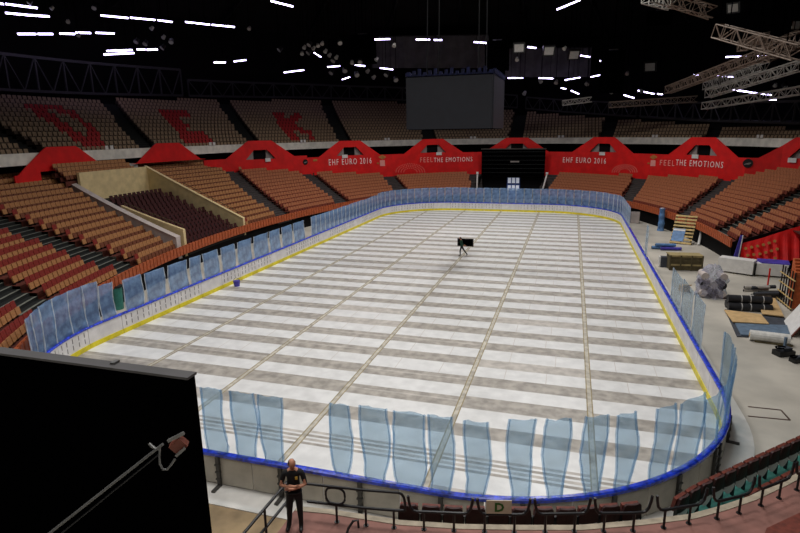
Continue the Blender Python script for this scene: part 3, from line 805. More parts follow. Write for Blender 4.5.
# small white section signs under the openings
for i, (x, y, w_) in enumerate(((267.5, 159.8, 5.5), (344.5, 156.3, 6), (438.7, 153.6, 5.5), (602.6, 153.6, 6), (695.8, 156.4, 6.5), (793, 160.2, 7))):
    s = s_px(x, 7.5); z = z_px(s, y); sg = thing('section_sign', f'{nth(i + 1)} small white section sign from the left, under a red gable opening', 'sign', ban(s, z - .3, .1))
    hw = w_ / 2 * (ban(s, z) - CAMP).length / FPX; mb = MB()
    mb.hexa([ban(s + u, z + v, o) for v in (-.24, .24) for u, o in ((-hw, .1), (hw, .1), (hw, .16), (-hw, .16))], 'white'); mb.obj('plate', sg)
    mb = MB(); mb.hexa([ban(s + u, z + v, o) for v in (-.1, .1) for u, o in ((-.12, .0), (.12, .0), (.12, .1), (-.12, .1))], 'steel_dark'); mb.obj('bracket', sg)
for i, (x, y) in enumerate(((80, 170), (133.5, 165.5))):
    P = at_dep(x, y, 58 if i == 0 else 60); sg = thing('section_sign', f'white sign on the {"lower edge" if i == 0 else "right end"} of the left raised seats', 'sign', P - Vector((0, 0, .4)))
    n = (CAMP - P).normalized(); n.z = 0; n.normalize(); x_ = Vector((-n.y, n.x, 0)); mb = MB()
    mb.hexa([P + x_ * a + n * b_ + Vector((0, 0, z)) for z in (-.25, .25) for a, b_ in ((-.42, 0), (.42, 0), (.42, .05), (-.42, .05))], 'white'); mb.obj('plate', sg)
    mb = MB(); mb.tube([P - n * .03 + Vector((0, 0, -.8)), P - n * .03], .04, 'steel_dark', 6); mb.obj('bracket', sg)
# small white number plates on the front of the upper tier
for i, x in enumerate((109, 212, 303, 387, 473, 561, 655, 760)):
    lo, hi = 200.0, 10.0
    for _ in range(40):
        m = (lo + hi) / 2
        if px(ring(m, 14.2, 9.8))[0] < x: lo = m
        else: hi = m
    P = ring(lo, 14.2, 9.72); n = inward(lo); x_ = Vector((-n.y, n.x, 0)); sg = thing('number_plate', f'{nth(i + 1)} white plate from the left on the white upper tier front', 'sign', P)
    mb = MB()
    for g in (-.33, .33): mb.hexa([P + x_ * (g + a) + n * b_ + Vector((0, 0, z)) for z in (.02, .4) for a, b_ in ((-.2, 0), (.2, 0), (.2, .06), (-.2, .06))], 'white')
    mb.hexa([P + x_ * a + n * b_ + Vector((0, 0, z)) for z in (0, .1) for a, b_ in ((-.58, .0), (.58, .0), (.58, .05), (-.58, .05))], 'grey_panel'); mb.obj('plate', sg)

# ------------------------------------------------------------------ black screen and tunnel at the far end
sc = thing('black_screen', 'big black roller screen hung across the middle of the far red banners', 'screen', (0, 92.3, 3.9))
mb = MB(); mb.box((0, 92.3, 6.0), (10.1, .3, 4.2), 'black'); mb.obj('screen_face', sc)
mb = MB()
for k in range(6): mb.box((0, 92.13, 4.4 + k * .66), (10.1, .05, .06), 'black_metal')
mb.obj('slat_seam', sc)
mb = MB(); mb.box((.3, 92.12, 6.15), (1.4, .03, .22), 'grey_panel'); mb.obj('plate', sc)
mb = MB(); mb.box((0, 92.25, 8.16), (10.3, .5, .16), 'steel_dark'); mb.obj('top_beam', sc)
tn = MB(); tn.box((-5.15, 90.8, 1.9), (.3, 5.6, 3.8), 'dark'); tn.box((5.15, 90.8, 1.9), (.3, 5.6, 3.8), 'dark'); tn.box((0, 93.5, 1.9), (10, .2, 3.8), 'dark'); tn.box((0, 93, 3.7), (10.0, .9, .2), 'dark'); struct(tn.obj('wall_tunnel'))
for k, (x, x2, lab) in enumerate(((-5.0, -5.0, 'white upright pole at the left side of the black tunnel mouth'), (5.6, 4.6, 'white slanting pole at the right side of the black tunnel mouth'))):
    y = 87.4
    p = thing('white_pole', lab, 'pole', (x2, y, 0)); mb = MB(); mb.tube([(x2, y, 0), (x, y + .3, 4.5)], .12, 'white', 8); mb.obj('shaft', p); mb = MB(); mb.tube([(x, y + .3, 4.5), (x + .01, y + .3, 4.8)], .2, 'white', 8); mb.obj('cap', p)
P = at_dep(514, 181.5, 92); wl = thing('tunnel_door', 'pale lit door with six panes inside the black tunnel mouth', 'door', (P.x, 93.35, 0))
mb = MB(); z0, z1 = 1.3, 3.55
for zc in (z0 + .5, z1 - .5):
    for i in (-1, 0, 1): mb.box((P.x + i * .66, 93.35, zc), (.5, .05, .9), 'window_light')
mb.obj('pane', wl); mb = MB()
for i in (-1.5, -.5, .5, 1.5): mb.box((P.x + i * .66, 93.35, (z0 + z1) / 2), (.14, .09, z1 - z0), 'window_blue')
for zc in (z0, (z0 + z1) / 2, z1): mb.box((P.x, 93.35, zc), (2.1, .09, .16), 'window_blue')
mb.box((P.x, 93.35, z0 / 2), (2.1, .08, z0), 'window_blue'); mb.obj('door_frame', wl)

# ------------------------------------------------------------------ scoreboard
H = 3.28
sb = thing('scoreboard', 'dark grey cube scoreboard hanging over the middle of the rink', 'scoreboard', (0, 45.6, 11.15))
for nm, c, sz in (('screen', (0, 45.6 - H, 13.1), (2 * H - .1, .12, 3.8)), ('screen', (H, 45.6, 13.1), (.12, 2 * H - .1, 3.8)), ('screen', (0, 45.6 + H, 13.1), (2 * H - .1, .12, 3.8)), ('screen', (-H, 45.6, 13.1), (.12, 2 * H - .1, 3.8))):
    mb = MB(); mb.box(c, sz, 'screen'); mb.obj(nm, sb)
mb = MB(); mb.box((0, 45.6, 13.1), (2 * H - .16, 2 * H - .16, 3.9), 'black'); mb.obj('frame', sb)
mb = MB()
for i in range(16):
    for y in (45.6 - H, 45.6 + H): mb.box((-H + .2 + i * (2 * H - .4) / 15, y, 15.22 + .06 * (i % 3)), (.22, .22, .25 + .12 * (i % 3)), 'screen_blue')
    for x in (-H, H): mb.box((x, 45.6 - H + .2 + i * (2 * H - .4) / 15, 15.22 + .06 * (i % 2)), (.22, .22, .25 + .12 * (i % 2)), 'screen_blue')
mb.box((0, 45.6, 15.12), (2 * H, 2 * H, .14), 'screen_blue'); mb.obj('top_rig', sb)
for x, y in ((-2, -2), (2, -2), (2, 2), (-2, 2)):
    mb = MB(); mb.tube([(x, 45.6 + y, 15.1), (x * .9, 45.6 + y * .9, zceil(x, 45.6 + y))], .04, 'black_metal', 6); mb.obj('cable', sb)

# ------------------------------------------------------------------ ceiling strip lights
def dep(y): return 62 + .45 * y
def fit(x, y, D, dmax=25.0):
    while D > 20:
        P = at_dep(x, y, D)
        if (P.x / (A_ + dmax)) ** 2 + ((P.y - YC) / (B_ + dmax)) ** 2 < 1 and P.z < zceil(P.x, P.y) - .8: break
        D -= .5
    return D
TUBES = [((0, 3.5), (3, 4)), ((6, 4), (37, 8)), ((6, 13), (22, 14.5)), ((24, 14.8), (49, 16.5)), ((18, 34), (35.5, 34)), ((38, 34), (52.5, 34)), ((60, 33.5), (74.5, 34)), ((76, 32.7), (90.5, 33)), ((96, 32.8), (114, 33.5)), ((101, 15.5), (128, 18)), ((130.5, 17.7), (155, 20)), ((158, 20.2), (172, 22)), ((185.5, 22), (209.5, 24.6)), ((212, 24.8), (234.5, 27)), ((107, 51), (132, 50)), ((104, 54.5), (134, 53)), ((137, 49.5), (145, 49.5)), ((147, 49.7), (157.5, 49.5)), ((271, 1), (293, 6.5)), ((214, 62.5), (225.5, 62.5)), ((234, 61.5), (246, 60)), ((284, 72.5), (304, 70)), ((314, 52.5), (321, 57)), ((327.5, 67), (340, 66)), ((355, 65), (365, 66)), ((342, 79.5), (350, 77)), ((374.5, 39.5), (390, 39)), ((380, 68), (393, 69.5)), ((416, 39.5), (430, 39.7)), ((434, 40), (442, 40)), ((474, 42), (486.5, 43)), ((527.5, 47), (536, 48)), ((580.5, 55.5), (590, 57)), ((557, 9.5), (580, 0)), ((508, 78), (523, 78)), ((539, 78), (553, 78.5)), ((565, 80), (580, 77.5)), ((591, 77), (600, 75)), ((561, 88), (566, 89)), ((571, 90.5), (579, 94)), ((600, 61), (605, 60)), ((624, 95), (634, 98)), ((638, 90.5), (654, 94)), ((657.5, 94), (662.5, 94.3)), ((694, 75), (701, 75)), ((717.5, 76), (734, 77)), ((726, 57), (746, 56.5)), ((757, 56), (762.5, 56)), ((766, 56), (772.5, 56)), ((732, 89.5), (752, 92.5)), ((753.5, 92.8), (771, 95)), ((766, 99.5), (776, 100))]
TUBES.sort(key=lambda q: q[0][0])
for k, (a, b) in enumerate(TUBES):
    D = min(fit(*a, dep((a[1] + b[1]) / 2)), fit(*b, dep((a[1] + b[1]) / 2))); A1, B1 = at_dep(*a, D), at_dep(*b, D); mid = (A1 + B1) / 2
    t_ = thing('strip_light', f'{nth(k + 1)} glowing strip light from the left under the black roof', 'light', mid, 'strip lights under the roof')
    mb = MB(); mb.bar(A1, B1, .2, .16, 'tube'); mb.obj('tube', t_)
    mb = MB(); up = Vector((0, 0, .13)); mb.bar(A1 + up, B1 + up, .3, .1, 'black_metal'); mb.obj('housing', t_)
    for q in (.2, .8):
        p = A1.lerp(B1, q); mb = MB(); mb.tube([p + Vector((0, 0, .17)), Vector((p.x, p.y, zceil(p.x, p.y)))], .025, 'black', 4); mb.obj('hanger', t_)
# spot lamps and other lamps hung in the rig
LAMPS = [(29, 3, 0), (51, 9, 1), (68, 22, 1), (94, 8, 0), (151, 29, 1), (163, 38, 1), (136, 42, 0), (145, 44, 0), (171, 42, 0), (162, 48, 0), (78, 36, 1), (249, 29, 1), (279, 50, 0), (302, 54, 1), (318, 46, 1), (325, 52, 1), (331, 73, 0), (394, 46, 1), (333, 61, 0), (396, 80, 0), (357, 75, 0), (519, 48, 2), (549, 51, 2), (574, 55, 2), (517, 60, 1), (564, 49, 1), (541, 82, 1), (556, 83, 1), (587, 84, 0), (650, 67, 2), (733, 8, 2), (797, 25, 2), (611, 92, 0), (627, 74, 1), (775, 86, 1), (785, 87, 0), (524, 94, 1)]
LAMPS += [(304, 48, 1), (309, 45, 0), (313, 49, 1), (322, 44, 1), (340, 43, 0), (308, 53, 0), (329, 56, 1), (336, 58, 1), (352, 63, 1), (360, 62, 0), (367, 72, 1), (373, 78, 1), (345, 71, 0), (376, 60, 1), (386, 75, 0), (606, 71, 1), (619, 80, 0), (642, 92, 1)]
LAMPS.sort()
for k, (x, y, ty) in enumerate(LAMPS):
    D = fit(x, y, dep(y)) * .93; P = at_dep(x, y, D); sz = (.55, .42, .85)[ty] * D / 80
    tgt = (CAMP - P).normalized() if ty == 2 else Vector((uni(-.6, .6), -.6, -.7)).normalized()
    if ty == 2: tgt = (tgt + Vector((uni(-.3, .3), 0, -.5))).normalized()
    t_ = thing('spot_lamp', f'{nth(k + 1)} unlit {"square flood" if ty == 2 else "spot"} lamp from the left in the roof rigging', 'lamp', P)
    z = tgt; x_ = z.cross(Vector((0, 0, 1))).normalized(); y_ = x_.cross(z)
    T = Matrix(((x_.x, y_.x, z.x, P.x), (x_.y, y_.y, z.y, P.y), (x_.z, y_.z, z.z, P.z), (0, 0, 0, 1)))
    mb = MB()
    if ty == 2: mb.box((0, 0, -.25 * sz), (2 * sz, 1.8 * sz, .5 * sz), 'black_metal', T)
    else: mb.tube([T @ Vector((0, 0, -1.1 * sz)), T @ Vector((0, 0, -.4 * sz)), T @ Vector((0, 0, .1 * sz))], .45 * sz, 'black_metal' if ty == 0 else 'alu', 10, r2=.7 * sz)
    mb.obj('housing', t_); mb = MB()
    if ty == 2: mb.box((0, 0, .02), (1.5 * sz, 1.3 * sz, .06), 'lamp_face', T)
    else: mb.tube([T @ Vector((0, 0, .1 * sz)), T @ Vector((0, 0, .16 * sz))], .62 * sz, 'lamp_face', 10)
    mb.obj('lens', t_)
    mb = MB(); mb.tube([P, Vector((P.x, P.y, zceil(P.x, P.y)))], .04, 'black', 4); mb.obj('hanger', t_)

# ------------------------------------------------------------------ trusses
def truss(a, b, w, h, label, m='alu', hang=True, pitch=None):
    a, b = Vector(a), Vector(b); t_ = thing('lighting_truss', label, 'truss', (a + b) / 2)
    d = (b - a); L = d.length; d.normalize(); x = d.cross(Vector((0, 0, 1))).normalized(); y = x.cross(d)
    cor = [x * w / 2 + y * h / 2, -x * w / 2 + y * h / 2, -x * w / 2 - y * h / 2, x * w / 2 - y * h / 2]
    for c in cor:
        mb = MB(); mb.tube([a + c, b + c], .0009 * (a - CAMP).length, m, 6); mb.obj('chord', t_)
    n = max(3, int(L / (pitch or h))); mb = MB()
    for i in range(n):
        p, q = a + d * (L * i / n), a + d * (L * (i + 1) / n)
        for k in range(4):
            c0, c1 = cor[k], cor[(k + 1) % 4]
            mb.bar(p + (c0 if i % 2 else c1), q + (c1 if i % 2 else c0), .06, .06, m)
            mb.bar(p + c0, p + c1, .05, .05, m)
    mb.obj('lattice', t_)
    if hang:
        for q in (.15, .85):
            p = a.lerp(b, q); mb = MB(); mb.tube([p, Vector((p.x, p.y, zceil(p.x, p.y)))], .04, 'black', 4); mb.obj('cable', t_)
    return t_
TR = [((646, -3), (673, 4), 48, 50, 1.0, 'alu', 'bright short truss at the top edge, leftmost of the right trusses'),
      ((671, 0), (713, 13), 46, 46, 1.0, 'alu_brown', 'brown lattice truss running down from the top edge'),
      ((718, 31), (800, 53), 42, 36, 1.05, 'alu_brown', 'large brown lattice truss reaching the right edge near the top'),
      ((742, 46), (765, 37), 42, 46, .8, 'alu_brown', 'short brown cross truss joining the large brown truss'),
      ((762, 55), (805, 36), 40, 42, 1.2, 'alu_brown', 'brown truss crossing the large one at the right edge'),
      ((668, 90), (778, 49), 75, 52, 1.0, 'alu_brown', 'long grey brown truss slanting up to the right'),
      ((706, 86), (766, 66), 74, 60, 1.0, 'alu', 'bright silver truss under the long slanting truss'),
      ((708, 94), (802, 65), 70, 55, 1.0, 'alu', 'silver truss slanting to the right edge, third from the bottom'),
      ((704, 106), (803, 90), 72, 58, .9, 'alu', 'silver truss just above the upper seats at the right'),
      ((609, 105), (697, 99), 84, 80, .9, 'alu_brown', 'nearly level truss above the upper seats right of the scoreboard'),
      ((563, 103), (591, 99.5), 86, 86, .8, 'alu', 'short silver truss right of the scoreboard')]
for a, b, Da, Db, w, m, lab in TR:
    Da, Db = fit(*a, Da, 22), fit(*b, Db, 22); truss(at_dep(*a, Da), at_dep(*b, Db), w * .8, w * .9, lab, m)
# dark lattice ring in front of the upper wall
def lattice(t0, t1, n, dfun, z0f, z1f, label, m='lattice'):
    mid = (t0 + t1) / 2; t_ = thing('ring_truss', label, 'truss', ring(mid, dfun(mid), z0f(mid)))
    P = [(ring(t0 + (t1 - t0) * i / n, dfun(t0 + (t1 - t0) * i / n))) for i in range(n + 1)]; Z = [(z0f(t0 + (t1 - t0) * i / n), z1f(t0 + (t1 - t0) * i / n)) for i in range(n + 1)]
    for k in (0, 1):
        mb = MB()
        for i in range(n): mb.bar(P[i] + Vector((0, 0, Z[i][k])), P[i + 1] + Vector((0, 0, Z[i + 1][k])), .22, .3, m)
        mb.obj('chord', t_)
    for i in range(n + 1):
        mb = MB(); mb.bar(P[i] + Vector((0, 0, Z[i][0])), P[i] + Vector((0, 0, Z[i][1])), .18, .18, m, Vector((1, 0, 0))); mb.obj('post', t_)
    for i in range(n):
        mb = MB(); mp = (P[i] + P[i + 1]) / 2; zb = (Z[i][0] + Z[i + 1][0]) / 2
        mb.bar(P[i] + Vector((0, 0, Z[i][1])), mp + Vector((0, 0, zb)), .12, .12, m); mb.bar(P[i + 1] + Vector((0, 0, Z[i + 1][1])), mp + Vector((0, 0, zb)), .12, .12, m); mb.obj('brace', t_)
bd = lambda t: back_d(t) + .3
lattice(196, 158, 12, bd, lambda t: utread(bd(t)) + .9, lambda t: utread(bd(t)) + 4.6, 'dark tall lattice above the back row of the left upper seats')
lattice(157, 92, 18, bd, lambda t: utread(bd(t)) + .9, lambda t: utread(bd(t)) + 3.2, 'dark lattice above the back row of the middle upper seats')
lattice(90, 64, 8, bd, lambda t: utread(bd(t)) + .9, lambda t: utread(bd(t)) + 3.0, 'dark lattice right of the scoreboard above the seats')
lattice(63, 8, 14, bd, lambda t: utread(bd(t)) + .9, lambda t: utread(bd(t)) + 3.4, 'grey lattice above the back row of the right upper seats')
# grey curtains and loudspeaker clusters
for (x0, x1, ya, yb, lab) in ((372, 488, 37, 68, 'grey curtain wall behind the scoreboard top'), (505, 590, 49, 77, 'grey curtain wall right of the scoreboard top')):
    D = 101; a, b = at_dep(x0, yb, D), at_dep(x1, yb, D); zt = at_dep((x0 + x1) / 2, ya, D).z; c = thing('curtain', lab, 'curtain', (a + b) / 2)
    n = 40; mb = MB(); vs = []
    for i in range(n + 1):
        p = a.lerp(b, i / n); o = .12 * math.sin(i * 1.6)
        vs += [(p.x, p.y + o, p.z), (p.x, p.y + o, zt)]
    fs = [(2 * i, 2 * i + 2, 2 * i + 3, 2 * i + 1) for i in range(n)]; mb.add(vs + [(x, y + .1, z) for x, y, z in vs], fs + [tuple(v + 2 * n + 2 for v in f) for f in fs], 'curtain'); mb.obj('cloth', c)
    mb = MB(); mb.tube([Vector((a.x, a.y, zt)), Vector((b.x, b.y, zt))], .12, 'lattice', 6); mb.obj('top_rail', c)
    for q in (.05, .5, .95):
        p = a.lerp(b, q); mb = MB(); mb.tube([Vector((p.x, p.y, zt)), Vector((p.x, p.y, zceil(p.x, p.y)))], .04, 'black', 4); mb.obj('hanger', c)
for (x, y0, y1, w_, lab) in ((363, 36, 63, 24, 'black loudspeaker cluster left of the grey curtain'), (497, 42, 70, 23, 'black loudspeaker cluster between the two grey curtains'), (612, 52, 92, 22, 'black loudspeaker cluster right of the right curtain'), (660, 12, 24, 22, 'black loudspeaker cluster under the roof at upper right')):
    D = 84; P = at_dep(x, (y0 + y1) / 2, D); k = D / FPX; h = (y1 - y0) * k; c = thing('loudspeaker_cluster', lab, 'loudspeaker', P - Vector((0, 0, h / 2)))
    n = 4
    for i in range(n):
        mb = MB(); mb.box((P.x, P.y + .25 * (i / n) ** 2 * 2, P.z + h / 2 - h * (i + .5) / n), (w_ * k, 1.6, h / n * .94), 'black'); mb.obj('cabinet', c)
    mb = MB(); mb.box((P.x, P.y, P.z + h / 2 + .15), (w_ * k * .4, .3, .16), 'lamp_face'); mb.obj('fly_frame', c)
    mb = MB(); mb.tube([P + Vector((0, 0, h / 2)), Vector((P.x, P.y, zceil(P.x, P.y)))], .05, 'black', 4); mb.obj('cable', c)

# ------------------------------------------------------------------ things on the floor at the right
def lift(b_): pass
def T_at(x, y, z, rz): return Matrix.Translation((x, y, z)) @ Matrix.Rotation(rz, 4, 'Z')
# wooden crate
c = thing('wooden_crate', 'olive wooden slatted crate on the floor right of the rink', 'crate', (18.1, 47.9, 0)); T = T_at(18.1, 47.9, 0, R(6))
mb = MB(); mb.box((0, 0, .62), (2.35, 1.1, 1.1), 'olive', T); mb.obj('body', c)
mb = MB()
for z in (.1, .45, .8, 1.15): mb.box((0, -.57, z), (2.45, .05, .12), 'olive_light' if z in (.45, 1.15) else 'olive', T)
for x in (-1.18, -.4, .4, 1.18): mb.box((x, -.6, .62), (.12, .05, 1.2), 'olive', T)
mb.obj('slat', c)
mb = MB(); mb.box((0, 0, 1.2), (2.45, 1.2, .07), 'olive_light', T); mb.obj('lid', c)
c = thing('small_box', 'dark grey box with white side beside the wooden crate', 'box', (16.75, 48.4, 0)); mb = MB(); mb.box((16.75, 48.4, .42), (.6, .6, .84), 'mat_dark'); mb.obj('body', c); mb = MB(); mb.box((16.38, 48.4, .45), (.1, .55, .8), 'white'); mb.obj('side_panel', c)
# leaning pallet with a blue sheet
c = thing('leaning_pallet', 'yellow slatted pallet leaning back against the dark stand front', 'pallet', (20.0, 60.2, 0))
Tp = T_at(19.6, 58.6, 0, R(-24)) @ Matrix.Rotation(R(-30), 4, 'X') @ Matrix.Scale(1.3, 4)
for i in range(9):
    mb = MB(); mb.box((0, 0, .12 + i * .27), (1.5, .05, .13), 'slat', Tp); mb.obj('slat', c)
for x in (-.68, 0, .68):
    mb = MB(); mb.box((x, .08, 1.18), (.1, .1, 2.36), 'olive', Tp); mb.obj('bearer', c)
s_ = thing('blue_sheet', 'blue sheet hung over the left of the leaning pallet', 'sheet', tuple(Tp @ Vector((-.35, -.06, .3)))); mb = MB(); mb.box((-.25, -.06, .72), (.85, .02, 1.0), 'blue_sheet', Tp); mb.obj('cloth', s_); mb = MB(); mb.box((-.25, -.075, 1.1), (.83, .012, .12), 'white', Tp); mb.obj('fold', s_)
c = thing('white_tube', 'white tube leaning beside the slatted pallet', 'tube', (21.3, 58.6, 0)); mb = MB(); mb.tube([(21.2, 58.4, .06), (21.5, 59.3, 1.25)], .12, 'white', 10); mb.obj('tube', c); mb = MB(); mb.tube([(21.5, 59.3, 1.25), (21.503, 59.309, 1.262)], .09, 'mat_dark', 10); mb.obj('end', c)
c = thing('wrapped_column', 'tall upright roll in blue film standing by the stand front', 'roll', (18.9, 66.3, 0)); mb = MB(); mb.tube([(18.9, 66.3, 0), (18.93, 66.3, .8), (18.9, 66.33, 1.7), (18.9, 66.3, 2.45)], .38, 'blue_sheet', 14, r2=.3); mb.obj('wrap', c); mb = MB(); mb.tube([(18.9, 66.3, 2.45), (18.9, 66.3, 2.52)], .18, 'white', 12); mb.obj('core', c)
c = thing('grey_cabinet', 'grey metal cabinet at the far right corner of the rink', 'cabinet', (16.7, 71.3, 0)); mb = MB(); mb.box((16.7, 71.3, .66), (1.0, .8, 1.3), 'grey_panel'); mb.obj('body', c); mb = MB(); mb.box((16.7, 70.88, .66), (.9, .04, 1.2), 'lilac'); mb.obj('door', c)
for k, (x, y, L, z) in enumerate(((17.3, 55.6, 2.6, .16), (18.0, 55.1, 2.4, .16), (17.6, 55.4, 2.3, .42))):
    c = thing('blue_roll', ('blue film roll lying on the floor, nearer the rink, behind the crate', 'blue film roll lying on the floor, away from the rink, behind the crate', 'blue film roll lying on top of two others behind the crate')[k], 'roll', (x, y, z - .15)); mb = MB(); mb.tube([(x - .6, y + .1 * k, z), (x + L / 2, y + .35, z)], .15, 'blue_sheet' if k != 1 else 'purple', 12); mb.obj('wrap', c); mb = MB(); mb.tube([(x - .63, y + .1 * k - .003, z), (x - .6, y + .1 * k, z)], .07, 'mat_dark', 10); mb.obj('core', c)
# bundle wrapped in clear film
BX, BY = 18.45, 40.2
c = thing('wrapped_bundle', 'big bundle of dark rolls wrapped in clear film on the floor', 'bundle', (BX, BY, 0))
mb = MB(); vs = []; n, kz = 22, 7
for j in range(kz + 1):
    z = 2.15 * j / kz
    for i in range(n):
        a = 2 * math.pi * i / n; r_ = (1.0 if j < 5 else 1.0 - .2 * (j - 4)) * (1 + .13 * math.sin(i * 3 + j * 2) + uni(-.08, .08)); vs.append((BX + .88 * r_ * math.cos(a), BY + .85 * r_ * math.sin(a), z + uni(-.05, .05) * (0 < j)))
mb.add(vs, [(j * n + i, j * n + (i + 1) % n, (j + 1) * n + (i + 1) % n, (j + 1) * n + i) for j in range(kz) for i in range(n)] + [tuple(kz * n + i for i in range(n))], 'wrap'); mb.obj('film', c)
for i in range(3):
    for j in range(3):
        if j == 2 and i == 1: continue
        mb = MB(); x = BX - .55 + i * .55; z = .32 + j * .58; mb.tube([(x, BY - .6, z), (x, BY + .55, z)], .24, 'roll_black' if (i + j) % 2 else 'lilac', 12); mb.obj('roll', c)
c = thing('brown_box', 'small brown cardboard box left of the film wrapped bundle', 'box', (17.0, 41.0, 0)); T = T_at(17.0, 41.0, 0, R(20)); mb = MB(); mb.box((0, 0, .22), (.55, .45, .44), 'cardboard', T); mb.obj('body', c); mb = MB(); mb.hexa([T @ Vector(p) for p in ((-.28, -.23, .44), (.28, -.23, .44), (.28, -.2, .46), (-.28, -.2, .46), (-.28, -.42, .55), (.28, -.42, .55), (.28, -.4, .58), (-.28, -.4, .58))], 'cardboard'); mb.obj('flap', c)
# strapped black rolls
for k, (y, z, lab) in enumerate(((37.2, .24, 'lowest near black roll of the strapped stack'), (37.75, .24, 'lowest far black roll of the strapped stack'), (37.45, .68, 'topmost black roll of the strapped stack'))):
    c = thing('black_roll', lab + ' right of the wrapped bundle', 'roll', (19.9, y, z - .24)); mb = MB(); mb.tube([(18.8, y, z), (21.2, y + .12, z)], .235, 'roll_black', 14); mb.obj('roll', c)
    for x in (19.5, 20.0, 20.7):
        mb = MB(); mb.tube([(x, y + (x - 18.8) * .05, z), (x + .05, y + (x - 18.75) * .05, z)], .242, 'strap', 14); mb.obj('strap', c)
# pile of grey tubes
for k in range(8):
    x, y, z = 21.3 + (k % 3) * .42, 40.2 + uni(-.15, .15) + (k % 4) * .2, .13 + (k // 3) * .24
    c = thing('grey_tube', f'{nth(k + 1)} grey tube, counted upwards, in the pile behind the black rolls', 'tube', (x, y, z - .13), 'grey tubes in the pile'); a = uni(-.25, .25)
    mb = MB(); mb.tube([(x - .75, y - .6 * a, z), (x + .75, y + .6 * a + .2, z + .05)], .12, ('alu', 'mat_dark', 'steel_dark')[k % 3], 10); mb.obj('tube', c)
    mb = MB(); mb.tube([(x - .77, y - .6 * a, z), (x - .75, y - .6 * a, z)], .08, 'black', 8); mb.obj('end', c)
c = thing('red_post', 'thin red post standing in the pile of grey tubes', 'post', (22.0, 40.9, 0)); mb = MB(); mb.tube([(22.0, 41.1, 0), (22.0, 41.1, 1.9)], .05, 'red_cloth', 8); mb.obj('shaft', c); mb = MB(); mb.tube([(22.0, 41.1, 0), (22.0, 41.1, .05)], .22, 'black_metal', 12); mb.obj('foot', c)
# flat sheets
def sheet(name, label, cat, pts, z0, th, m):
    P = [at_z(x, y, z0) for x, y in pts]; c = thing(name, label, cat, (sum(p.x for p in P) / len(P), sum(p.y for p in P) / len(P), z0 - (th if z0 > .1 else 0)))
    mb = MB(); mb.prism([(p.x, p.y) for p in P], z0 - th, z0, m); mb.obj('sheet', c); return c
sheet('dark_mat', 'dark flat mat under the cardboard sheet and grey blue sheet', 'mat', [(725, 309), (785, 318), (792, 338), (737, 336)], .07, .06, 'mat_dark')
sheet('blue_mat', 'grey blue sheet on the dark mat below the cardboard', 'sheet', [(735, 323), (787, 325), (791, 337), (741, 334.5)], .13, .05, 'mat_blue')
c = sheet('cardboard_sheet', 'large flat cardboard sheet nearest the rink', 'cardboard', [(724, 309.5), (761, 314), (769, 323.5), (733, 321.5)], .2, .05, 'cardboard')
c = sheet('cardboard_sheet', 'flat cardboard sheet right of the black rolls', 'cardboard', [(757, 296), (775, 298), (784, 316), (762, 313.5)], .2, .05, 'cardboard')
c = thing('white_roll', 'white roll lying in front of the grey blue sheet', 'roll', tuple(at_z(770, 343))); a, b = at_z(749, 340), at_z(789, 345); mb = MB(); mb.tube([a + Vector((0, 0, .3)), b + Vector((0, 0, .3))], .27, 'roll_white', 14); mb.obj('roll', c); mb = MB(); d = (b - a).normalized(); mb.tube([a + Vector((0, 0, .3)) - d * .02, a + Vector((0, 0, .3))], .12, 'cardboard', 10); mb.obj('core', c)
mb = MB(); mb.bar(a + Vector((.2, -.2, .04)), b + Vector((.1, -.2, .04)), .2, .07, 'olive'); mb.obj('batten', c)
for k, (x, y, s, lab) in enumerate(((785, 357, .85, 'black equipment case with cables right of the white roll'), (799, 364, .6, 'small black case cut by the right edge of the photo'))):
    P = at_z(x, y); c = thing('equipment_case', lab, 'case', tuple(P)); T = T_at(P.x, P.y + .25, 0, R(25)); mb = MB(); mb.box((0, 0, .16 * s), (1.0 * s, .6 * s, .3 * s), 'black_metal', T); mb.obj('body', c)
    mb = MB(); mb.box((.1, .05, .38 * s), (.6 * s, .4 * s, .16 * s), 'mat_dark', T); mb.obj('top_unit', c); mb = MB(); mb.tube([T @ Vector((.3 * s * math.cos(q) - .2, .2 * s * math.sin(q), .5 * s)) for q in [i * .6 for i in range(9)]], .035, 'black', 6); mb.obj('cable', c)
    if k == 0: mb = MB(); mb.box((.3, .3, .55), (.1, .1, .5), 'mat_blue', T); mb.obj('handle', c)
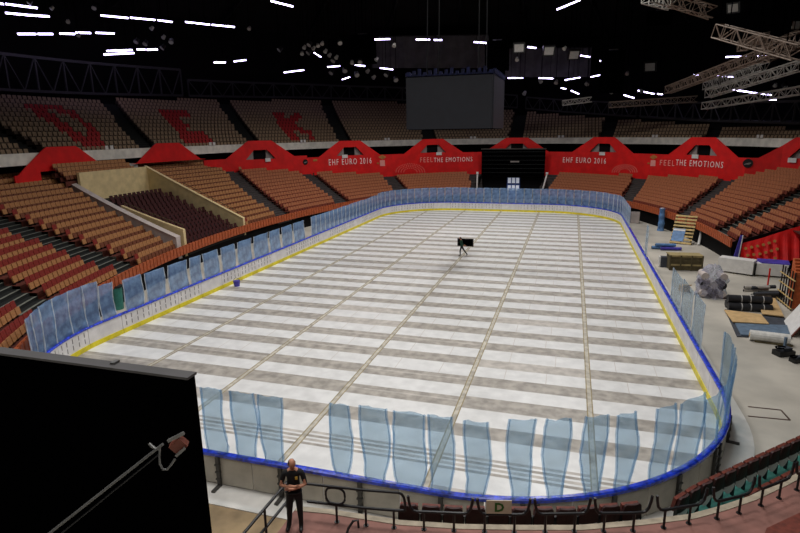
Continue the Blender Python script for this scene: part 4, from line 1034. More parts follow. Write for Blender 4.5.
# white crates by the red cloth
for k, (xa, xb, yb, h, m, lab) in enumerate(((717, 752, 275, 1.15, 'white', 'left white panel crate under the red cloth'), (754, 787, 277, 1.0, 'white', 'right white panel crate with a purple sheet on top'))):
    a, b = at_z(xa, yb - (3.5 if k == 0 else 1)), at_z(xb, yb + 1.5); mid = (a + b) / 2; d = (b - a).normalized(); n = Vector((-d.y, d.x, 0)); c = thing('panel_crate', lab, 'crate', tuple(mid + n * .5))
    mb = MB(); mb.hexa([p + Vector((0, 0, z)) for z in (.12, h) for p in (a, b, b + n * 1.0, a + n * 1.0)], m); mb.obj('body', c)
    mb = MB()
    for q in (.1, .5, .9):
        p = a.lerp(b, q); mb.hexa([p + d * u + n * v + Vector((0, 0, z)) for z in (0, .12) for u, v in ((-.1, .05), (.1, .05), (.1, .95), (-.1, .95))], 'olive')
    mb.obj('skid', c)
    if k == 1:
        s_ = thing('purple_sheet', 'purple sheet lying on the right white crate', 'sheet', tuple(mid + n * .5 + Vector((0, 0, h)))); mb = MB(); P = [a + d * .4 + n * .1, b + d * .1 + n * .1, b + n * .9 + d * .1, a + d * .2 + n * .95]; mb.hexa([p + Vector((0, 0, h)) for p in P] + [p + Vector((0, 0, h + .06 + .14 * (i > 1))) for i, p in enumerate(P)], 'purple'); mb.obj('sheet', s_)
        mb = MB(); mb.tube([a + d * .02 - n * .02 + Vector((0, 0, .1)), a + d * .02 - n * .02 + Vector((0, 0, h))], .05, 'black_metal', 6); mb.obj('corner_post', c)
P = at_z(741, 273); c = thing('blue_board', 'blue board standing on edge between the white crate and the red cloth', 'board', tuple(P)); mb = MB(); mb.hexa([P + Vector(v) for v in ((-.5, 1.2, 0), (-.05, 1.2, 0), (-.05, 1.3, 0), (-.5, 1.3, 0), (.0, 1.3, 2.75), (.16, 1.3, 2.75), (.16, 1.4, 2.75), (.0, 1.4, 2.75))], 'purple'); mb.obj('board', c); mb = MB(); mb.bar(P + Vector((-.05, 1.18, 0)), P + Vector((.15, 1.28, 2.75)), .06, .05, 'white'); mb.obj('edge_strip', c)
# red cloth with gold motifs
c = thing('red_cloth', 'bright red cloth with pale gold motifs draped over a tall pile at right', 'cloth', tuple(at_z(772, 276) + Vector((0, 1.4, 0))))
top_ = [(743, 243), (762, 238), (780, 232), (803, 225)]; bot_ = [(742, 268), (762, 268), (781, 263), (803, 258)]
D0 = 43.3
Pt = [at_dep(x, y, D0 + .5 - .4 * i) for i, (x, y) in enumerate(top_)]; Pb = [at_dep(x, y, D0 + .2 - .4 * i) for i, (x, y) in enumerate(bot_)]
mb = MB(); n = 10; vs = []
for i in range(n * 3 + 1):
    f = i / n; k = min(2, int(f)); f -= k; a = Pb[k].lerp(Pb[k + 1], f); b = Pt[k].lerp(Pt[k + 1], f)
    for j in range(6):
        p = a.lerp(b, j / 5); vs.append(p + Vector((0, .1 * math.sin(i * 1.3) * (1 - j / 5), 0)))
    back = b + Vector((.2, .9, -.2)); vs += [back, back + Vector((0, .1, -2.2))]
m8 = 8; mb.add(vs, [(i * m8 + j, (i + 1) * m8 + j, (i + 1) * m8 + j + 1, i * m8 + j + 1) for i in range(n * 3) for j in range(m8 - 1)], 'red_cloth'); mb.obj('cloth', c)
mb = MB()
for i in range(6):
    for j in range(3):
        u = .15 + i * .31 + .12 * (j % 2); v = .2 + j * .28; k = min(2, int(u)); f = u - k
        p = Pb[k].lerp(Pb[k + 1], f).lerp(Pt[k].lerp(Pt[k + 1], f), v); nn = (CAMP - p).normalized(); mb.disc(p + nn * .16, .13, 'gold', nn, 5, .03)
mb.obj('motif', c)
mb = MB(); mb.hexa([Pb[0] + Vector((.5, .6, -Pb[0].z)), Pb[3] + Vector((0, .6, -Pb[3].z)), Pb[3] + Vector((.2, 1.0, -Pb[3].z)), Pb[0] + Vector((.5, 1.0, -Pb[0].z)), Pt[0] + Vector((.5, .4, -.35)), Pt[3] + Vector((0, .4, -.35)), Pt[3] + Vector((.2, .8, -.5)), Pt[0] + Vector((.5, .8, -.5))], 'dark'); mb.obj('frame', c)
# end of another seat stand and leaning white panel
P = at_z(797, 312)
c = thing('seat_trolley', 'end of a stack of folded orange seats at the right edge', 'seat stack', (23.7, 38.6, 0))
for i in range(5):
    mb = MB(); mb.box((23.1 + .1 * i, 38.2 + i * .42, 1.25 + i * .12), (1.3, .3, 2.3), 'orange_seat'); mb.obj('folded_seat', c)
mb = MB()
for i in range(6): mb.bar((22.4, 37.95 + i * .42, 0.02), (22.4, 38.0 + i * .42, 2.4), .08, .06, 'black_metal', Vector((1, 0, 0)))
for z in (.15, .7, 1.3, 1.9): mb.bar((22.38, 37.8, z), (22.38, 40.4, z), .06, .06, 'slat')
mb.obj('rack_frame', c)
c = thing('display_board', 'white panel with dark red edge leaning at the right edge', 'panel', tuple(at_z(791, 336)))
a, b = at_z(784, 322), at_z(791, 337); up = Vector((1.25, .35, 1.75)); mb = MB(); nn = (b - a).cross(up).normalized() * .05
mb.hexa([a, b, b + nn, a + nn, a + up, b + up, b + up + nn, a + up + nn], 'white'); mb.obj('panel', c); mb = MB(); mb.bar(b, b + up, .08, .08, 'clamp'); mb.bar(a + up, b + up, .08, .08, 'clamp'); mb.bar(a.lerp(b, .5) + up * .02 + nn * -.6, a.lerp(b, .5) + up + nn * -.6, .03, .02, 'clamp'); mb.obj('edge', c)
# hatch outline in the floor
mb = MB(); Q = [at_z(x, y, .01) for x, y in ((748, 406.5), (781, 410), (790, 420), (748, 416))]
for a, b in zip(Q, Q[1:] + Q[:1]):
    if a is Q[3]: continue
    mb.bar(a, b, .07, .012, 'hatch')
tag(mb.obj('floor_hatch'), 'dark outline of a hatch in the grey floor at lower right', 'hatch')
c = thing('blue_bucket', 'small blue bucket on the rink beside the left boards', 'bucket', tuple(at_z(237, 286, .04))); P = at_z(237, 286, .04); mb = MB(); mb.tube([P, P + Vector((0, 0, .42))], .2, 'purple', 12, r2=.26); mb.obj('body', c); mb = MB(); mb.tube([P + Vector((.24 * math.cos(q), 0, .42 + .2 * math.sin(q))) for q in [i * math.pi / 8 for i in range(9)]], .015, 'black_metal', 6); mb.obj('handle', c)
# slatted bench and stool behind the left boards
P = at_dep(246, 233, 57); c = thing('slatted_bench', 'yellow slatted bench standing behind the left boards', 'bench', (P.x, P.y, 0))
for i in range(3):
    mb = MB(); mb.bar(Vector((P.x - .3, P.y - 1.0, P.z - .5 + i * .42)), Vector((P.x + .2, P.y + 1.0, P.z - .3 + i * .42)), .12, .16, 'slat'); mb.obj('slat', c)
for y in (-.8, .8): mb = MB(); mb.tube([(P.x, P.y + y, 0), (P.x, P.y + y, P.z + .6)], .05, 'black_metal', 6); mb.obj('leg', c)
P = at_dep(122, 298, 36); c = thing('green_bin', 'dark green plastic bin in the gap of the left panes', 'bin', (P.x - .3, P.y, 0)); mb = MB(); mb.tube([(P.x - .5, P.y, 0), (P.x - .5, P.y, 1.5)], .4, 'teal', 14, r2=.45); mb.obj('body', c); mb = MB(); mb.tube([(P.x - .5, P.y, 1.5), (P.x - .5, P.y, 1.58)], .5, 'aisle_black', 14); mb.obj('lid', c)

# ------------------------------------------------------------------ near concourse, ledge, rails
EDGE = [(3.3, 10.05), (4.09, 10.16), (5.76, 10.25), (7.08, 10.49), (8.36, 10.82), (9.63, 11.18), (10.91, 11.71), (12.01, 12.23), (12.73, 12.72), (13.49, 13.31), (14.35, 14.11), (14.96, 14.71), (17.5, 17.6), (22, 24)]
mb = MB(); mb.prism(EDGE + [(26, 24), (26, 4.6), (3.2, 4.6)], 2.3, 2.5, 'brick_floor'); struct(mb.obj('concourse_floor'))
def offs(poly, d):
    out = []
    for i, p in enumerate(poly):
        a = Vector(poly[max(0, i - 1)]); b = Vector(poly[min(len(poly) - 1, i + 1)]); t = (b - a).normalized(); n = Vector((-t.y, t.x)); q = Vector(p) + n * d; out.append((q.x, q.y))
    return out
def ribbon(mb, a, b, z0, z1, m):
    for i in range(len(a) - 1): mb.prism([a[i], a[i + 1], b[i + 1], b[i]], z0, z1, m)
mb = MB(); ribbon(mb, offs(EDGE, -.14), offs(EDGE, .02), 2.3, 2.515, 'kerb'); struct(mb.obj('trim_5'))
LZ = 1.4
R1P = [at_z(x, y, LZ + .86) for x, y in ((684, 495), (700, 485), (750, 461), (800, 438), (840, 420))]
R2P = [at_z(x, y, LZ + .86) for x, y in ((757, 491), (800, 469), (840, 450))]
R1 = [(v.x, v.y) for v in R1P]; R2 = [(v.x, v.y) for v in R2P]
LE = [v for v in EDGE if 5 < v[0] < 11.2]
mb = MB(); ribbon(mb, offs(LE, .12), offs(LE, 1.1), 1.52, 1.72, 'kerb'); struct(mb.obj('ledge_floor'))
c0 = offs(EDGE, .12); mb = MB(); O = offs(R1, .22)
mb.prism([(10.95, 11.85)] + [v for v in c0 if 11 < v[0] < 19] + [(O[-1][0] + .3, O[-1][1])] + O[::-1] + [(11.2, 12.35)], LZ - .2, LZ + .004, 'teal'); struct(mb.obj('teal_floor'))
mb = MB(); ribbon(mb, offs(EDGE, -.3), offs(EDGE, .1), 0, 2.3, 'dark'); mb.prism([(3.2, 4.6), (3.4, 4.6), (3.5, 10.05), (3.3, 10.05)], 0, 2.3, 'dark'); struct(mb.obj('wall_near'))
mb = MB(); Q = [at_z(x, y, .03) for x, y in ((216, 497), (285, 509.5))]; mb.prism([(Q[0].x, Q[0].y), (Q[1].x, Q[1].y), (3.2, 11.9), (3.2, 6), (-1.2, 6), (Q[0].x - .55, Q[0].y - .7)], 0.005, .03, 'wood_floor'); struct(mb.obj('timber_floor'))
POST = [(4.41, 9.83), (5.08, 9.9), (5.7, 10.0), (6.35, 10.13), (6.99, 10.27), (7.64, 10.42), (8.26, 10.58), (8.9, 10.78), (9.51, 10.97), (10.12, 11.15), (10.73, 11.33), (11.38, 11.62), (11.93, 11.92), (12.56, 12.26), (13.08, 12.6), (13.63, 13.03), (14.12, 13.44), (14.63, 13.9), (15.1, 14.35), (15.6, 14.85)]
def along(i):
    k = max(0, min(len(POST) - 2, int(math.floor(i)))); f = i - k; a, b = Vector(POST[k]), Vector(POST[k + 1]); return a + (b - a) * f
def railing(i0, i1, posts, label, curl0=True, curl1=True, upper=False):
    m0 = along((i0 + i1) / 2); t_ = thing('railing', label, 'railing', (m0.x, m0.y, 2.5), 'curled black railings on the concourse edge')
    zl = 2.95; n = 10; pts = []
    P3 = lambda i, z: Vector((*along(i), z))
    e = .24
    if curl0: pts += [P3(i0 - .02, zl + .38), P3(i0, zl + .26), P3(i0 + .05, zl + .1), P3(i0 + .14, zl + .02)]
    else: pts += [P3(i0, zl)]
    pts += [P3(i0 + .24 + (i1 - i0 - .48) * k / n, zl) for k in range(n + 1)]
    if curl1: pts += [P3(i1 - .14, zl + .02), P3(i1 - .05, zl + .1), P3(i1, zl + .26), P3(i1 + .02, zl + .38)]
    else: pts += [P3(i1, zl)]
    mb = MB(); mb.tube(pts, .032, 'black_metal', 8); mb.obj('rail', t_)
    for i in posts: mb = MB(); mb.tube([P3(i, 2.5), P3(i, zl)], .028, 'black_metal', 8); mb.obj('post', t_); mb = MB(); mb.tube([P3(i, 2.5), P3(i, 2.515)], .06, 'black_metal', 10); mb.obj('base_plate', t_)
    if upper:
        mb = MB(); mb.tube([P3(i0 + (i1 - .2 - i0) * k / 8, 3.4) for k in range(9)] + [P3(i1 - .08, 3.37), P3(i1, 3.28), P3(i1 + .03, 3.12), P3(i1 + .03, 2.95)], .03, 'black_metal', 8); mb.obj('upper_rail', t_)
        mb = MB(); c0 = -.02
        mb.tube([Vector((*along(c0 + .33 * (abs(math.cos(q)) ** .7) * (1 if math.cos(q) > 0 else -1)), 3.175 + .2 * (abs(math.sin(q)) ** .7) * (1 if math.sin(q) > 0 else -1))) for q in [2 * math.pi * i / 20 for i in range(20)]], .026, 'black_metal', 8, closed=True); mb.obj('ring', t_)
railing(-1.0, 2.35, (0, 1, 2), 'tall black double railing with an oval ring behind the man', False, False, True)
RL = ['left of the D sign', 'behind the D sign', 'right of the D sign', 'two sections right of the D sign', 'at the left end of the teal ledge', 'at the middle of the teal ledge', 'in front of the right end of the brown seats', 'at the right edge']
for k, (a, b, ps_) in enumerate(((2.5, 4.58, (3, 4)), (4.76, 6.46, (5, 6)), (6.64, 8.46, (7, 8)), (8.64, 10.5, (9, 10)), (10.7, 12.5, (11, 12)), (12.75, 14.5, (13, 14)), (14.75, 16.55, (15, 16)), (16.75, 18.8, (17, 18)))):
    railing(a, b, ps_, 'low black curled railing ' + RL[k])
h = thing('stair_railing', 'black double handrail running from the man towards the lower left', 'railing', (3.25, 9.6, 2.5))
for z in (2.95, 3.4): mb = MB(); mb.tube([(3.3, 9.75, z), (3.27, 8.6, z), (3.25, 7.4, z), (3.25, 5.2, z)], .032, 'black_metal', 8); mb.obj('rail', h)
for y in (9.7, 8.75, 7.2, 5.4): mb = MB(); mb.tube([(3.27, y, 2.5), (3.27, y, 3.4)], .028, 'black_metal', 8); mb.obj('post', h)
c = thing('bent_bar', 'short bent black bar at the bottom edge right of the man', 'bar', tuple(at_z(346, 534, 2.5))); P = at_z(346, 536, 2.5); mb = MB(); mb.tube([P, P + Vector((0.02, .1, .12)), P + Vector((.1, .2, .25)), P + Vector((.2, .22, .27)), P + Vector((.22, .2, .1))], .028, 'black_metal', 8); mb.obj('bar', c); mb = MB(); mb.tube([P, P + Vector((0, 0, .012))], .06, 'black_metal', 10); mb.obj('base_plate', c)
# seats on the ledge (seen from behind)
def ledge_seat(p, fx, lab, grp, wide=.46, hz=None, shell=True):
    hz = LZ if hz is None else hz
    """p ground point, fx unit vector across; seat faces the rink"""
    x = Vector((fx[0], fx[1], 0)).normalized(); y = Vector((-x.y, x.x, 0))   # y towards the rink
    T = Matrix(((x.x, y.x, 0, p[0]), (x.y, y.y, 0, p[1]), (0, 0, 1, hz), (0, 0, 0, 1)))
    t_ = thing('ledge_seat', lab, 'seat', (p[0], p[1], hz), grp)
    mb = MB(); vs = []
    for yy in (0, .06):
        for z, w in ((.42, wide / 2), (.66, wide / 2), (.82, wide / 2 - .03), (.86, wide / 2 - .08)):
            for q in (-1, -.5, 0, .5, 1): vs.append(T @ Vector((q * w, yy - .03 * (1 - q * q) - (z - .42) * .12, z)))
    fs = []
    for o in (0, 20):
        for j in range(3):
            for i in range(4): a = o + j * 5 + i; fs.append((a, a + 1, a + 6, a + 5))
    for j in range(3): fs.append((j * 5, j * 5 + 5, j * 5 + 25, j * 5 + 20)); fs.append((j * 5 + 4, j * 5 + 9, j * 5 + 29, j * 5 + 24))
    for i in range(4): fs.append((i, i + 1, i + 21, i + 20)); fs.append((15 + i, 16 + i, 36 + i, 35 + i))
    mb.add(vs, fs, 'brown_seat'); mb.obj('backrest', t_)
    if shell:
        mb = MB(); n_ = 8; arc_ = [(wide * .47 * math.cos(math.pi * i / n_), -.04 + .24 * math.sin(math.pi * i / n_)) for i in range(n_ + 1)]
        mb.add([T @ Vector((u, -.03, .40 - .02 + v * -1 + .0)) for u, v in arc_] + [T @ Vector((u, .0, .38 - v)) for u, v in arc_], [tuple(range(n_ + 1)), tuple(range(n_ + 1, 2 * n_ + 2))], 'white'); sh = mb.obj('seat_shell', t_); sh['label'] = 'pale underside of the seat'
    mb = MB(); mb.hexa([T @ Vector(q) for q in ((-wide / 2 + .02, .1, .42), (wide / 2 - .02, .1, .42), (wide / 2 - .02, .2, .42), (-wide / 2 + .02, .2, .42), (-wide / 2 + .02, .06, .78), (wide / 2 - .02, .06, .78), (wide / 2 - .02, .14, .8), (-wide / 2 + .02, .14, .8))], 'brown_seat_top'); mb.obj('seat_pan', t_)
    mb = MB()
    for q in (-wide / 2 - .01, wide / 2 + .01): mb.bar(T @ Vector((q, .03, 0)), T @ Vector((q, .03, .62)), .03, .08, 'black_metal', y)
    mb.bar(T @ Vector((-wide / 2 - .01, .05, .4)), T @ Vector((wide / 2 + .01, .05, .4)), .06, .06, 'black_metal'); mb.obj('frame', t_)
ED = offs(EDGE, .5); acc = 0; pts = []
def walk(poly, step, start_x, end_x):
    out = []; d = 0
    for (a, b) in zip(poly, poly[1:]):
        a, b = Vector(a), Vector(b); L = (b - a).length; t = (b - a) / L
        while d <= L:
            p = a + t * d
            if start_x <= p.x <= end_x: out.append((p, t))
            d += step
        d -= L
    return out
for k, (p, t) in enumerate(walk(ED, .52, 5.75, 11.1)): ledge_seat(p, t, f'{nth(k + 1)} dark brown seat back from the left in the middle ledge row', 'brown seats in the middle ledge row', hz=1.72)
for k, (p, t) in enumerate(walk(R1, .5, 10, 17.2)): ledge_seat(p, t, f'{nth(k + 1)} brown seat back from the left in the front row on the teal ledge', 'brown seats in the front row on the teal ledge')
for k, (p, t) in enumerate(walk(R2, .5, 12, 16.6)): ledge_seat(p, t, f'{nth(k + 1)} brown seat back from the left in the second row on the teal ledge', 'brown seats in the second row on the teal ledge')
# D sign
P = Vector((*along(5.55), 0)); a, b = along(5.0), along(6.0); t = Vector((*(b - a).normalized(), 0)); n = Vector((t.y, -t.x, 0))
c = thing('row_sign', 'pale sign with a green letter D on the low black railing', 'sign', tuple(P + Vector((0, 0, 3.0))))
o_ = P + t * -.06
mb = MB(); mb.hexa([o_ + t * u + n * v + Vector((0, 0, z)) for z in (2.98, 3.3) for u, v in ((-.27, 0), (.27, 0), (.27, .02), (-.27, .02))], 'sign_board'); mb.obj('board', c)
vs, fs = text_mesh('D', True); mb = MB(); mb.add([o_ + t * (-.09 + .2 * u) + n * .026 + Vector((0, 0, 3.03 + .22 * v)) for u, v in vs], fs, 'green_letter'); mb.obj('letter', c)
mb = MB(); mb.bar(o_ + Vector((0, 0, 2.93)), o_ + Vector((0, 0, 3.1)), .03, .03, 'black_metal', t); mb.obj('bracket', c)
# next row of seats rising at the lower right, camera platform
mb = MB(); Q = [at_z(x, y, 2.5) for x, y in ((766, 532), (800, 516))]
RR = [(12.2, 9.3), (Q[0].x, Q[0].y), (Q[1].x, Q[1].y), (17.5, 14.6)]; RO = [(12.8, 8.3), (Q[0].x + .6, Q[0].y - .9), (Q[1].x + .6, Q[1].y - .9), (18.1, 13.7)]
ribbon(mb, RO, RR, 2.5, 2.6, 'brown_seat_top'); struct(mb.obj('trim_6'))
mb = MB(); mb.box((7, -3.4, 8.35), (36, 11.7, .3), 'concrete'); mb.box((7, 2.35, 8.1), (36, .2, .8), 'dark'); mb.box((7, -1.0, 4.1), (36, .4, 8.2), 'dark'); struct(mb.obj('camera_platform'))
# black panel in the foreground
a, b = at_z(-60, 347, 9.9), at_z(188, 380, 9.9); a = b + (a - b).normalized() * 2.2; d = (b - a).normalized(); n = Vector((d.y, -d.x, 0))
c = thing('partition_screen', 'big black panel standing in the lower left foreground', 'panel', ((a + b) / 2).to_tuple()[:2] + (8.5,))
mb = MB(); mb.hexa([p + Vector((0, 0, z)) for z in (8.5 - 9.9, 0) for p in (a, b, b - n * .05, a - n * .05)], 'black'); mb.obj('board', c)
mb = MB(); mb.hexa([p + Vector((0, 0, z)) for z in (0, .012) for p in (a + n * .003, b + n * .003, b - n * .065, a - n * .065)], 'panel_edge'); mb.obj('edge_strip', c)
p = a.lerp(b, .79) - n * .05; mb = MB(); mb.hexa([p + d * u + n * v + Vector((0, 0, z)) for z in (.012, .022) for u, v in ((-.012, -.02), (.012, -.02), (.012, .02), (-.012, .02))], 'pole'); mb.obj('clip', c)
Dp = 2.3; A1, B1 = at_dep(50, 533, Dp), at_dep(163, 444, Dp); dv = (A1 - B1); foot = B1 + dv * ((B1.z - 8.5) / -dv.z)
c = thing('lighting_pole', 'thin grey pole with a brown clamp in front of the black panel', 'pole', tuple(foot))
mb = MB(); mb.tube([foot, B1], .0062, 'pole', 8); mb.obj('shaft', c); mb = MB(); mb.tube([foot + Vector((.03, 0, 0)), A1 + Vector((.03, 0, -.015)), at_dep(158, 455, Dp)], .003, 'black_metal', 6); mb.obj('second_rod', c)
C1 = at_dep(177, 446, Dp); x_ = (B1 - A1).normalized(); T = Matrix.Translation(C1)
mb = MB(); mb.bar(at_dep(174, 449, Dp), at_dep(184, 440, Dp), .038, .05, 'clamp'); mb.obj('clamp', c)
mb = MB(); mb.bar(at_dep(168, 441, Dp - .02), at_dep(184, 433, Dp - .02), .012, .012, 'pole'); mb.bar(at_dep(176, 456, Dp - .02), at_dep(185, 448, Dp - .02), .01, .01, 'pole'); mb.obj('clamp_jaw', c)
mb = MB(); mb.tube([at_dep(149, 443.5, Dp), at_dep(153, 447, Dp), at_dep(156, 449, Dp), at_dep(160, 449, Dp)], .006, 'pole', 8); mb.obj('hook', c)
mb = MB(); mb.tube([at_dep(x, y, Dp) for x, y in ((160, 448), (159.5, 456), (160, 464), (163, 469.5), (167, 469.5), (171, 465), (175, 459))], .0045, 'pole', 6); mb.obj('cable_loop', c)

# ------------------------------------------------------------------ people
def skin_body(name, joints, edges, parent, paint, subdiv=1, head=None):
    me = bpy.data.meshes.new(name); names = list(joints)
    me.from_pydata([joints[n][0] for n in names], [(names.index(a), names.index(b)) for a, b in edges], [])
    o = bpy.data.objects.new(name, me); COL.objects.link(o)
    md = o.modifiers.new('skin', 'SKIN'); md.use_smooth_shade = True
    for i, n in enumerate(names):
        r_ = joints[n][1]; sv = me.skin_vertices[0].data[i]; sv.radius = r_ if isinstance(r_, tuple) else (r_, r_); sv.use_root = (n == 'pelvis')
    sd = o.modifiers.new('sub', 'SUBSURF'); sd.levels = subdiv; sd.render_levels = subdiv
    dg = bpy.context.evaluated_depsgraph_get(); dg.update(); m2 = bpy.data.meshes.new_from_object(o.evaluated_get(dg))
    vs = [tuple(v.co) for v in m2.vertices]; fs = [tuple(p.vertices) for p in m2.polygons]
    bpy.data.objects.remove(o); bpy.data.meshes.remove(me); bpy.data.meshes.remove(m2)
    mb = MB()
    mats = {}
    for f in fs:
        c = Vector((0, 0, 0))
        for i in f: c += Vector(vs[i])
        mats.setdefault(paint(c / len(f)), []).append(f)
    mb.v = list(vs)
    for m, ff in mats.items():
        k = mb.mi(m)
        for f in ff: mb.f.append(f); mb.m.append(k)
    if head: head(mb)
    out = bpy.data.objects.new(name, mb.mesh(name)); out.data.polygons.foreach_set('use_smooth', [True] * len(out.data.polygons)); COL.objects.link(out); out.parent = parent
    return out
def head_mesh(mb, C, yaw, pitch, sc=1.0):
    """egg shaped head with brow, nose, mouth, ears; faces -y before turning"""
    T = Matrix.Translation(C) @ Matrix.Rotation(yaw, 4, 'Z') @ Matrix.Rotation(pitch, 4, 'X'); nu, nv = 20, 14; vs = []
    for j in range(nv + 1):
        v = math.pi * j / nv
        for i in range(nu):
            a = 2 * math.pi * i / nu; x = .076 * math.sin(v) * math.cos(a); y = .096 * math.sin(v) * math.sin(a); z = .118 * math.cos(v)
            if z < 0: x *= 1 + z * 2.2; y *= 1 + z * (1.2 if y < 0 else 2.6)
            fr = max(0, -math.sin(a)) ** 6 * math.sin(v)
            if fr > .3 and abs(z - .02) < .03 and abs(x) > .018: y += .008
            if abs(x) < .016 and y < 0 and -.045 < z < .02: y -= .022 * (1 - abs(x) / .016) * (1 - abs(z + .025) / .05)
            if abs(z + .06) < .014 and y < 0 and abs(x) < .03: y -= .004
            vs.append(T @ (Vector((x, y, z)) * sc))
    fs = [(j * nu + i, j * nu + (i + 1) % nu, (j + 1) * nu + (i + 1) % nu, (j + 1) * nu + i) for j in range(nv) for i in range(nu)]
    mb.add(vs, fs, 'skin')
    for s in (-1, 1):
        mb.add([T @ (Vector(q) * sc) for q in ((s * .072, .0, .03), (s * .09, .012, .035), (s * .09, .014, -.005), (s * .074, .004, -.03), (s * .072, .03, .0))], [(0, 1, 4), (1, 2, 4), (2, 3, 4), (0, 1, 2, 3)], 'skin')
        mb.tube([T @ (Vector((s * .03 - .008, -.088, .018)) * sc), T @ (Vector((s * .03 + .008, -.088, .018)) * sc)], .006 * sc, 'hair', 5)
    mb.tube([T @ (Vector((-.02, -.092, -.06)) * sc), T @ (Vector((0, -.096, -.06)) * sc), T @ (Vector((.02, -.092, -.06)) * sc)], .004 * sc, 'clamp', 5)
    return T
def hand(J, E, root, wrist, d, palm, k, thumb):
    """five finger chains rooted in the palm"""
    d = Vector(d).normalized(); n = Vector(palm).normalized(); s = d.cross(n)
    w = Vector(wrist); J[f'palm{k}'] = (tuple(w + d * .06), (.032, .018)); E.append((root, f'palm{k}'))
    for i, L in enumerate((.075, .085, .08, .062)):
        b = w + d * .085 + s * (.03 - .02 * i); J[f'f{k}{i}a'] = (tuple(b), .0095); J[f'f{k}{i}b'] = (tuple(b + d * L * .5 - n * .008), .0088); J[f'f{k}{i}c'] = (tuple(b + d * L * .9 - n * .03), .0075)
        E += [(f'palm{k}', f'f{k}{i}a'), (f'f{k}{i}a', f'f{k}{i}b'), (f'f{k}{i}b', f'f{k}{i}c')]
    b = w + d * .035 + s * (.035 * thumb); J[f't{k}a'] = (tuple(b), .0115); J[f't{k}b'] = (tuple(b + d * .035 + s * .025 * thumb - n * .008), .0095); E += [(f'palm{k}', f't{k}a'), (f't{k}a', f't{k}b')]
# man with folded arms
mp = at_z(296.5, 529.5, 2.5)
man = thing('person', 'bald-headed person in black with folded arms standing by the concourse railing', 'person', (mp.x, mp.y, 2.5))
man.rotation_euler = (0, 0, R(20))
J = {'pelvis': ((0, 0, .97), (.155, .115)), 'waist': ((0, .01, 1.1), (.155, .12)), 'chest': ((0, .02, 1.32), (.18, .125)), 'upper': ((0, .02, 1.43), (.13, .09)), 'neck': ((0, 0, 1.53), .056), 'skull': ((0, -.03, 1.6), .06),
     'hipL': ((.095, 0, .9), .1), 'hipR': ((-.095, 0, .9), .1), 'kneeL': ((.11, -.03, .5), .07), 'kneeR': ((-.12, -.01, .5), .07), 'ankL': ((.11, .02, .1), .05), 'ankR': ((-.15, .03, .1), .05), 'toeL': ((.12, -.15, .045), (.042, .035)), 'toeR': ((-.2, -.13, .045), (.042, .035)), 'heelL': ((.11, .05, .045), .04), 'heelR': ((-.15, .06, .045), .04),
     'shL': ((.19, .02, 1.42), .072), 'shR': ((-.19, .02, 1.42), .072), 'elL': ((.265, -.03, 1.15), .052), 'elR': ((-.265, -.03, 1.15), .052), 'wrL': ((.0, -.21, 1.16), .033), 'wrR': ((.02, -.17, 1.2), .033)}
E = [('pelvis', 'waist'), ('waist', 'chest'), ('chest', 'upper'), ('upper', 'neck'), ('neck', 'skull'), ('pelvis', 'hipL'), ('pelvis', 'hipR'), ('hipL', 'kneeL'), ('hipR', 'kneeR'), ('kneeL', 'ankL'), ('kneeR', 'ankR'), ('ankL', 'toeL'), ('ankR', 'toeR'), ('ankL', 'heelL'), ('ankR', 'heelR'), ('upper', 'shL'), ('upper', 'shR'), ('shL', 'elL'), ('shR', 'elR'), ('elL', 'wrL'), ('elR', 'wrR')]
hand(J, E, 'wrL', J['wrL'][0], (-1, .1, .12), (0, 1, 0), 'L', 1); hand(J, E, 'wrR', J['wrR'][0], (1, -.05, .05), (0, 1, 0), 'R', -1)
def paint1(c):
    if c.z > 1.5: return 'skin'
    if c.z < .13: return 'black_metal'
    if c.z < .98: return 'trousers'
    if 1.06 < c.z < 1.3 and c.y < -.055 and (abs(c.x) > .13 or c.y < -.135): return 'skin'
    return 'shirt_black'
HT = {}
def hd1(mb): HT['T'] = head_mesh(mb, (0, -.05, 1.67), R(25), R(22))
skin_body('body', J, E, man, paint1, 1, hd1)
T = HT['T']; mb = MB(); vs = []; nu = 18
for j in range(5):
    for i in range(nu + 1):
        a = math.pi * (-.1 + 1.2 * i / nu); zz = .075 - .03 * j; r_ = 1.05 * math.sqrt(max(.05, 1 - (zz / .118) ** 2)); vs.append(T @ Vector((.078 * r_ * math.cos(a), .098 * r_ * math.sin(a), zz)))
mb.add(vs, [(j * (nu + 1) + i, j * (nu + 1) + i + 1, (j + 1) * (nu + 1) + i + 1, (j + 1) * (nu + 1) + i) for j in range(4) for i in range(nu)], 'hair')
o = bpy.data.objects.new('hair', mb.mesh('hair')); COL.objects.link(o); o.parent = man
mb = MB(); mb.tube([(-.155, -.07, .99), (-.08, -.115, .985), (0, -.125, .985), (.08, -.115, .985), (.155, -.07, .99), (.17, .0, .99), (.12, .1, .99), (0, .125, .99), (-.12, .1, .99), (-.17, 0, .99)], .018, 'black_metal', 6, closed=True); o = bpy.data.objects.new('belt', mb.mesh('belt')); COL.objects.link(o); o.parent = man
mb = MB(); mb.box((.09, -.128, 1.37), (.05, .02, .06), 'badge'); o = bpy.data.objects.new('shirt_badge', mb.mesh('shirt_badge')); COL.objects.link(o); o.parent = man; o['label'] = 'small yellow badge on the chest'
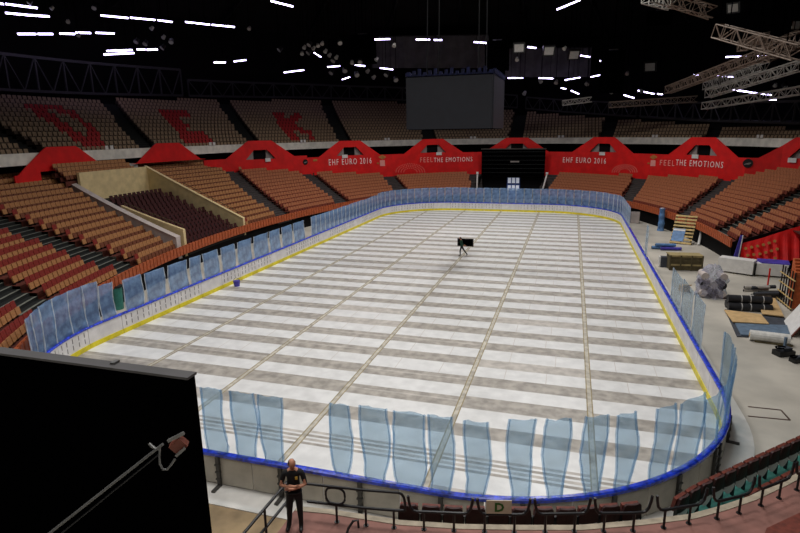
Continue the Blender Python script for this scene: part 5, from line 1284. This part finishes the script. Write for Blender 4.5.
# worker carrying a black case across the rink
wp = at_z(461.5, 256, .03)
wk = thing('person', 'person in a dark green top walking across the rink with a black case', 'person', (wp.x, wp.y, .03))
J = {'pelvis': ((0, 0, .93), (.14, .11)), 'waist': ((-.01, 0, 1.08), (.14, .11)), 'chest': ((-.04, 0, 1.28), (.18, .17)), 'upper': ((-.05, 0, 1.4), (.12, .09)), 'neck': ((-.08, 0, 1.5), .055), 'skull': ((-.11, 0, 1.57), .06),
     'hipL': ((0, .09, .88), .1), 'hipR': ((0, -.09, .88), .1), 'kneeL': ((.2, .1, .52), .068), 'kneeR': ((-.12, -.09, .49), .068), 'ankL': ((.5, .1, .17), .048), 'ankR': ((-.09, -.09, .1), .048), 'toeL': ((.44, .1, .04), .04), 'toeR': ((-.26, -.09, .045), .04),
     'shL': ((-.05, .19, 1.39), .07), 'shR': ((-.05, -.19, 1.39), .07), 'elL': ((.08, .25, 1.12), .05), 'elR': ((.06, -.24, 1.12), .05), 'wrL': ((.25, .18, .98), .035), 'wrR': ((.24, -.1, .98), .035)}
E = [('pelvis', 'waist'), ('waist', 'chest'), ('chest', 'upper'), ('upper', 'neck'), ('neck', 'skull'), ('pelvis', 'hipL'), ('pelvis', 'hipR'), ('hipL', 'kneeL'), ('hipR', 'kneeR'), ('kneeL', 'ankL'), ('kneeR', 'ankR'), ('ankL', 'toeL'), ('ankR', 'toeR'), ('upper', 'shL'), ('upper', 'shR'), ('shL', 'elL'), ('shR', 'elR'), ('elL', 'wrL'), ('elR', 'wrR')]
hand(J, E, 'wrL', J['wrL'][0], (1, -.3, -.1), (0, 0, 1), 'L', 1); hand(J, E, 'wrR', J['wrR'][0], (1, .5, -.1), (0, 0, 1), 'R', -1)
def paint2(c):
    if c.z > 1.48: return 'skin'
    if c.z < .1: return 'black_metal'
    if c.z < .95 and c.x < .22 or c.z < .8: return 'trousers'
    if c.x > .2: return 'skin'
    return 'shirt_green'
def hd2(mb): HT['T2'] = head_mesh(mb, (-.12, 0, 1.64), R(-90), R(8))
skin_body('body', J, E, wk, paint2, 1, hd2)
T = HT['T2']; mb = MB(); vs = []
for j in range(6):
    for i in range(nu + 1):
        a = math.pi * (-.15 + 1.3 * i / nu); zz = .117 - .034 * j; r_ = 1.06 * math.sqrt(max(.02, 1 - (zz / .12) ** 2)); vs.append(T @ Vector((.078 * r_ * math.cos(a), .098 * r_ * math.sin(a) , zz)))
mb.add(vs, [(j * (nu + 1) + i, j * (nu + 1) + i + 1, (j + 1) * (nu + 1) + i + 1, (j + 1) * (nu + 1) + i) for j in range(5) for i in range(nu)], 'hair')
o = bpy.data.objects.new('hair', mb.mesh('hair')); COL.objects.link(o); o.parent = wk
c = thing('carried_case', 'flat black case carried by the person walking on the rink', 'case', (wp.x + .3, wp.y + .28, .9)); B0 = Vector((wp.x + .3, wp.y + .28, 1.24))
mb = MB(); mb.box(tuple(B0), (1.42, .16, .68), 'black'); mb.obj('body', c); mb = MB()
for x in (-.69, .69): mb.box((B0.x + x, B0.y, B0.z), (.07, .19, .72), 'black_metal')
mb.box((B0.x + .1, B0.y - .1, B0.z + .3), (.3, .04, .05), 'black_metal'); mb.obj('trim', c)

# ------------------------------------------------------------------ light
w = bpy.data.worlds.new('world'); S.world = w; w.use_nodes = True
w.node_tree.nodes['Background'].inputs[0].default_value = (.5, .47, .5, 1); w.node_tree.nodes['Background'].inputs[1].default_value = 0.02
LP = 1430
k = 0
for (x, y, z, p) in ((-8, 14, 27, .75), (8, 14, 27, .75), (-8, 28, 28, .8), (8, 28, 28, .8), (-8, 42, 29.5, 1), (8, 42, 29.5, 1), (-8, 56, 30.5, 1.1), (8, 56, 30.5, 1.1), (-8, 70, 31, 1.2), (8, 70, 31, 1.2), (-7, 1, 25, .4), (4, -3, 25, .4), (15, 0, 25, .45)):  # last three, over the near stand, are added unseen to brighten the board backs
    k += 1
    t_ = thing('rig_lamp', f'{nth(k)} big unseen arena lamp under the roof, counted from the near end', 'lamp', (x, y, z), 'arena lamps above the rink')
    mb = MB(); mb.box((x, y, z + .2), (3.2, 3.2, .3), 'black_metal'); mb.obj('housing', t_)
    mb = MB(); mb.tube([(x, y, z + .3), (x, y, zceil(x, y))], .06, 'black', 6); mb.obj('hanger', t_)
    l = bpy.data.lights.new('rig_light', 'AREA'); l.shape = 'SQUARE'; l.size = 3.0; l.spread = R(140); l.energy = LP * p; l.color = (1.0, .975, .955)
    lo = bpy.data.objects.new('rig_light', l); COL.objects.link(lo); lo.parent = t_; lo.location = (0, 0, -.02)
vs_ = S.view_settings; S.display_settings.display_device = 'sRGB'
vs_.view_transform = 'Standard'; vs_.look = 'None'; vs_.exposure = 0.0; vs_.gamma = 1.0; vs_.use_curve_mapping = False
S.cycles.max_bounces = 6; S.cycles.transparent_max_bounces = 16
for o in list(S.objects):
    if '_w' in o: del o['_w']
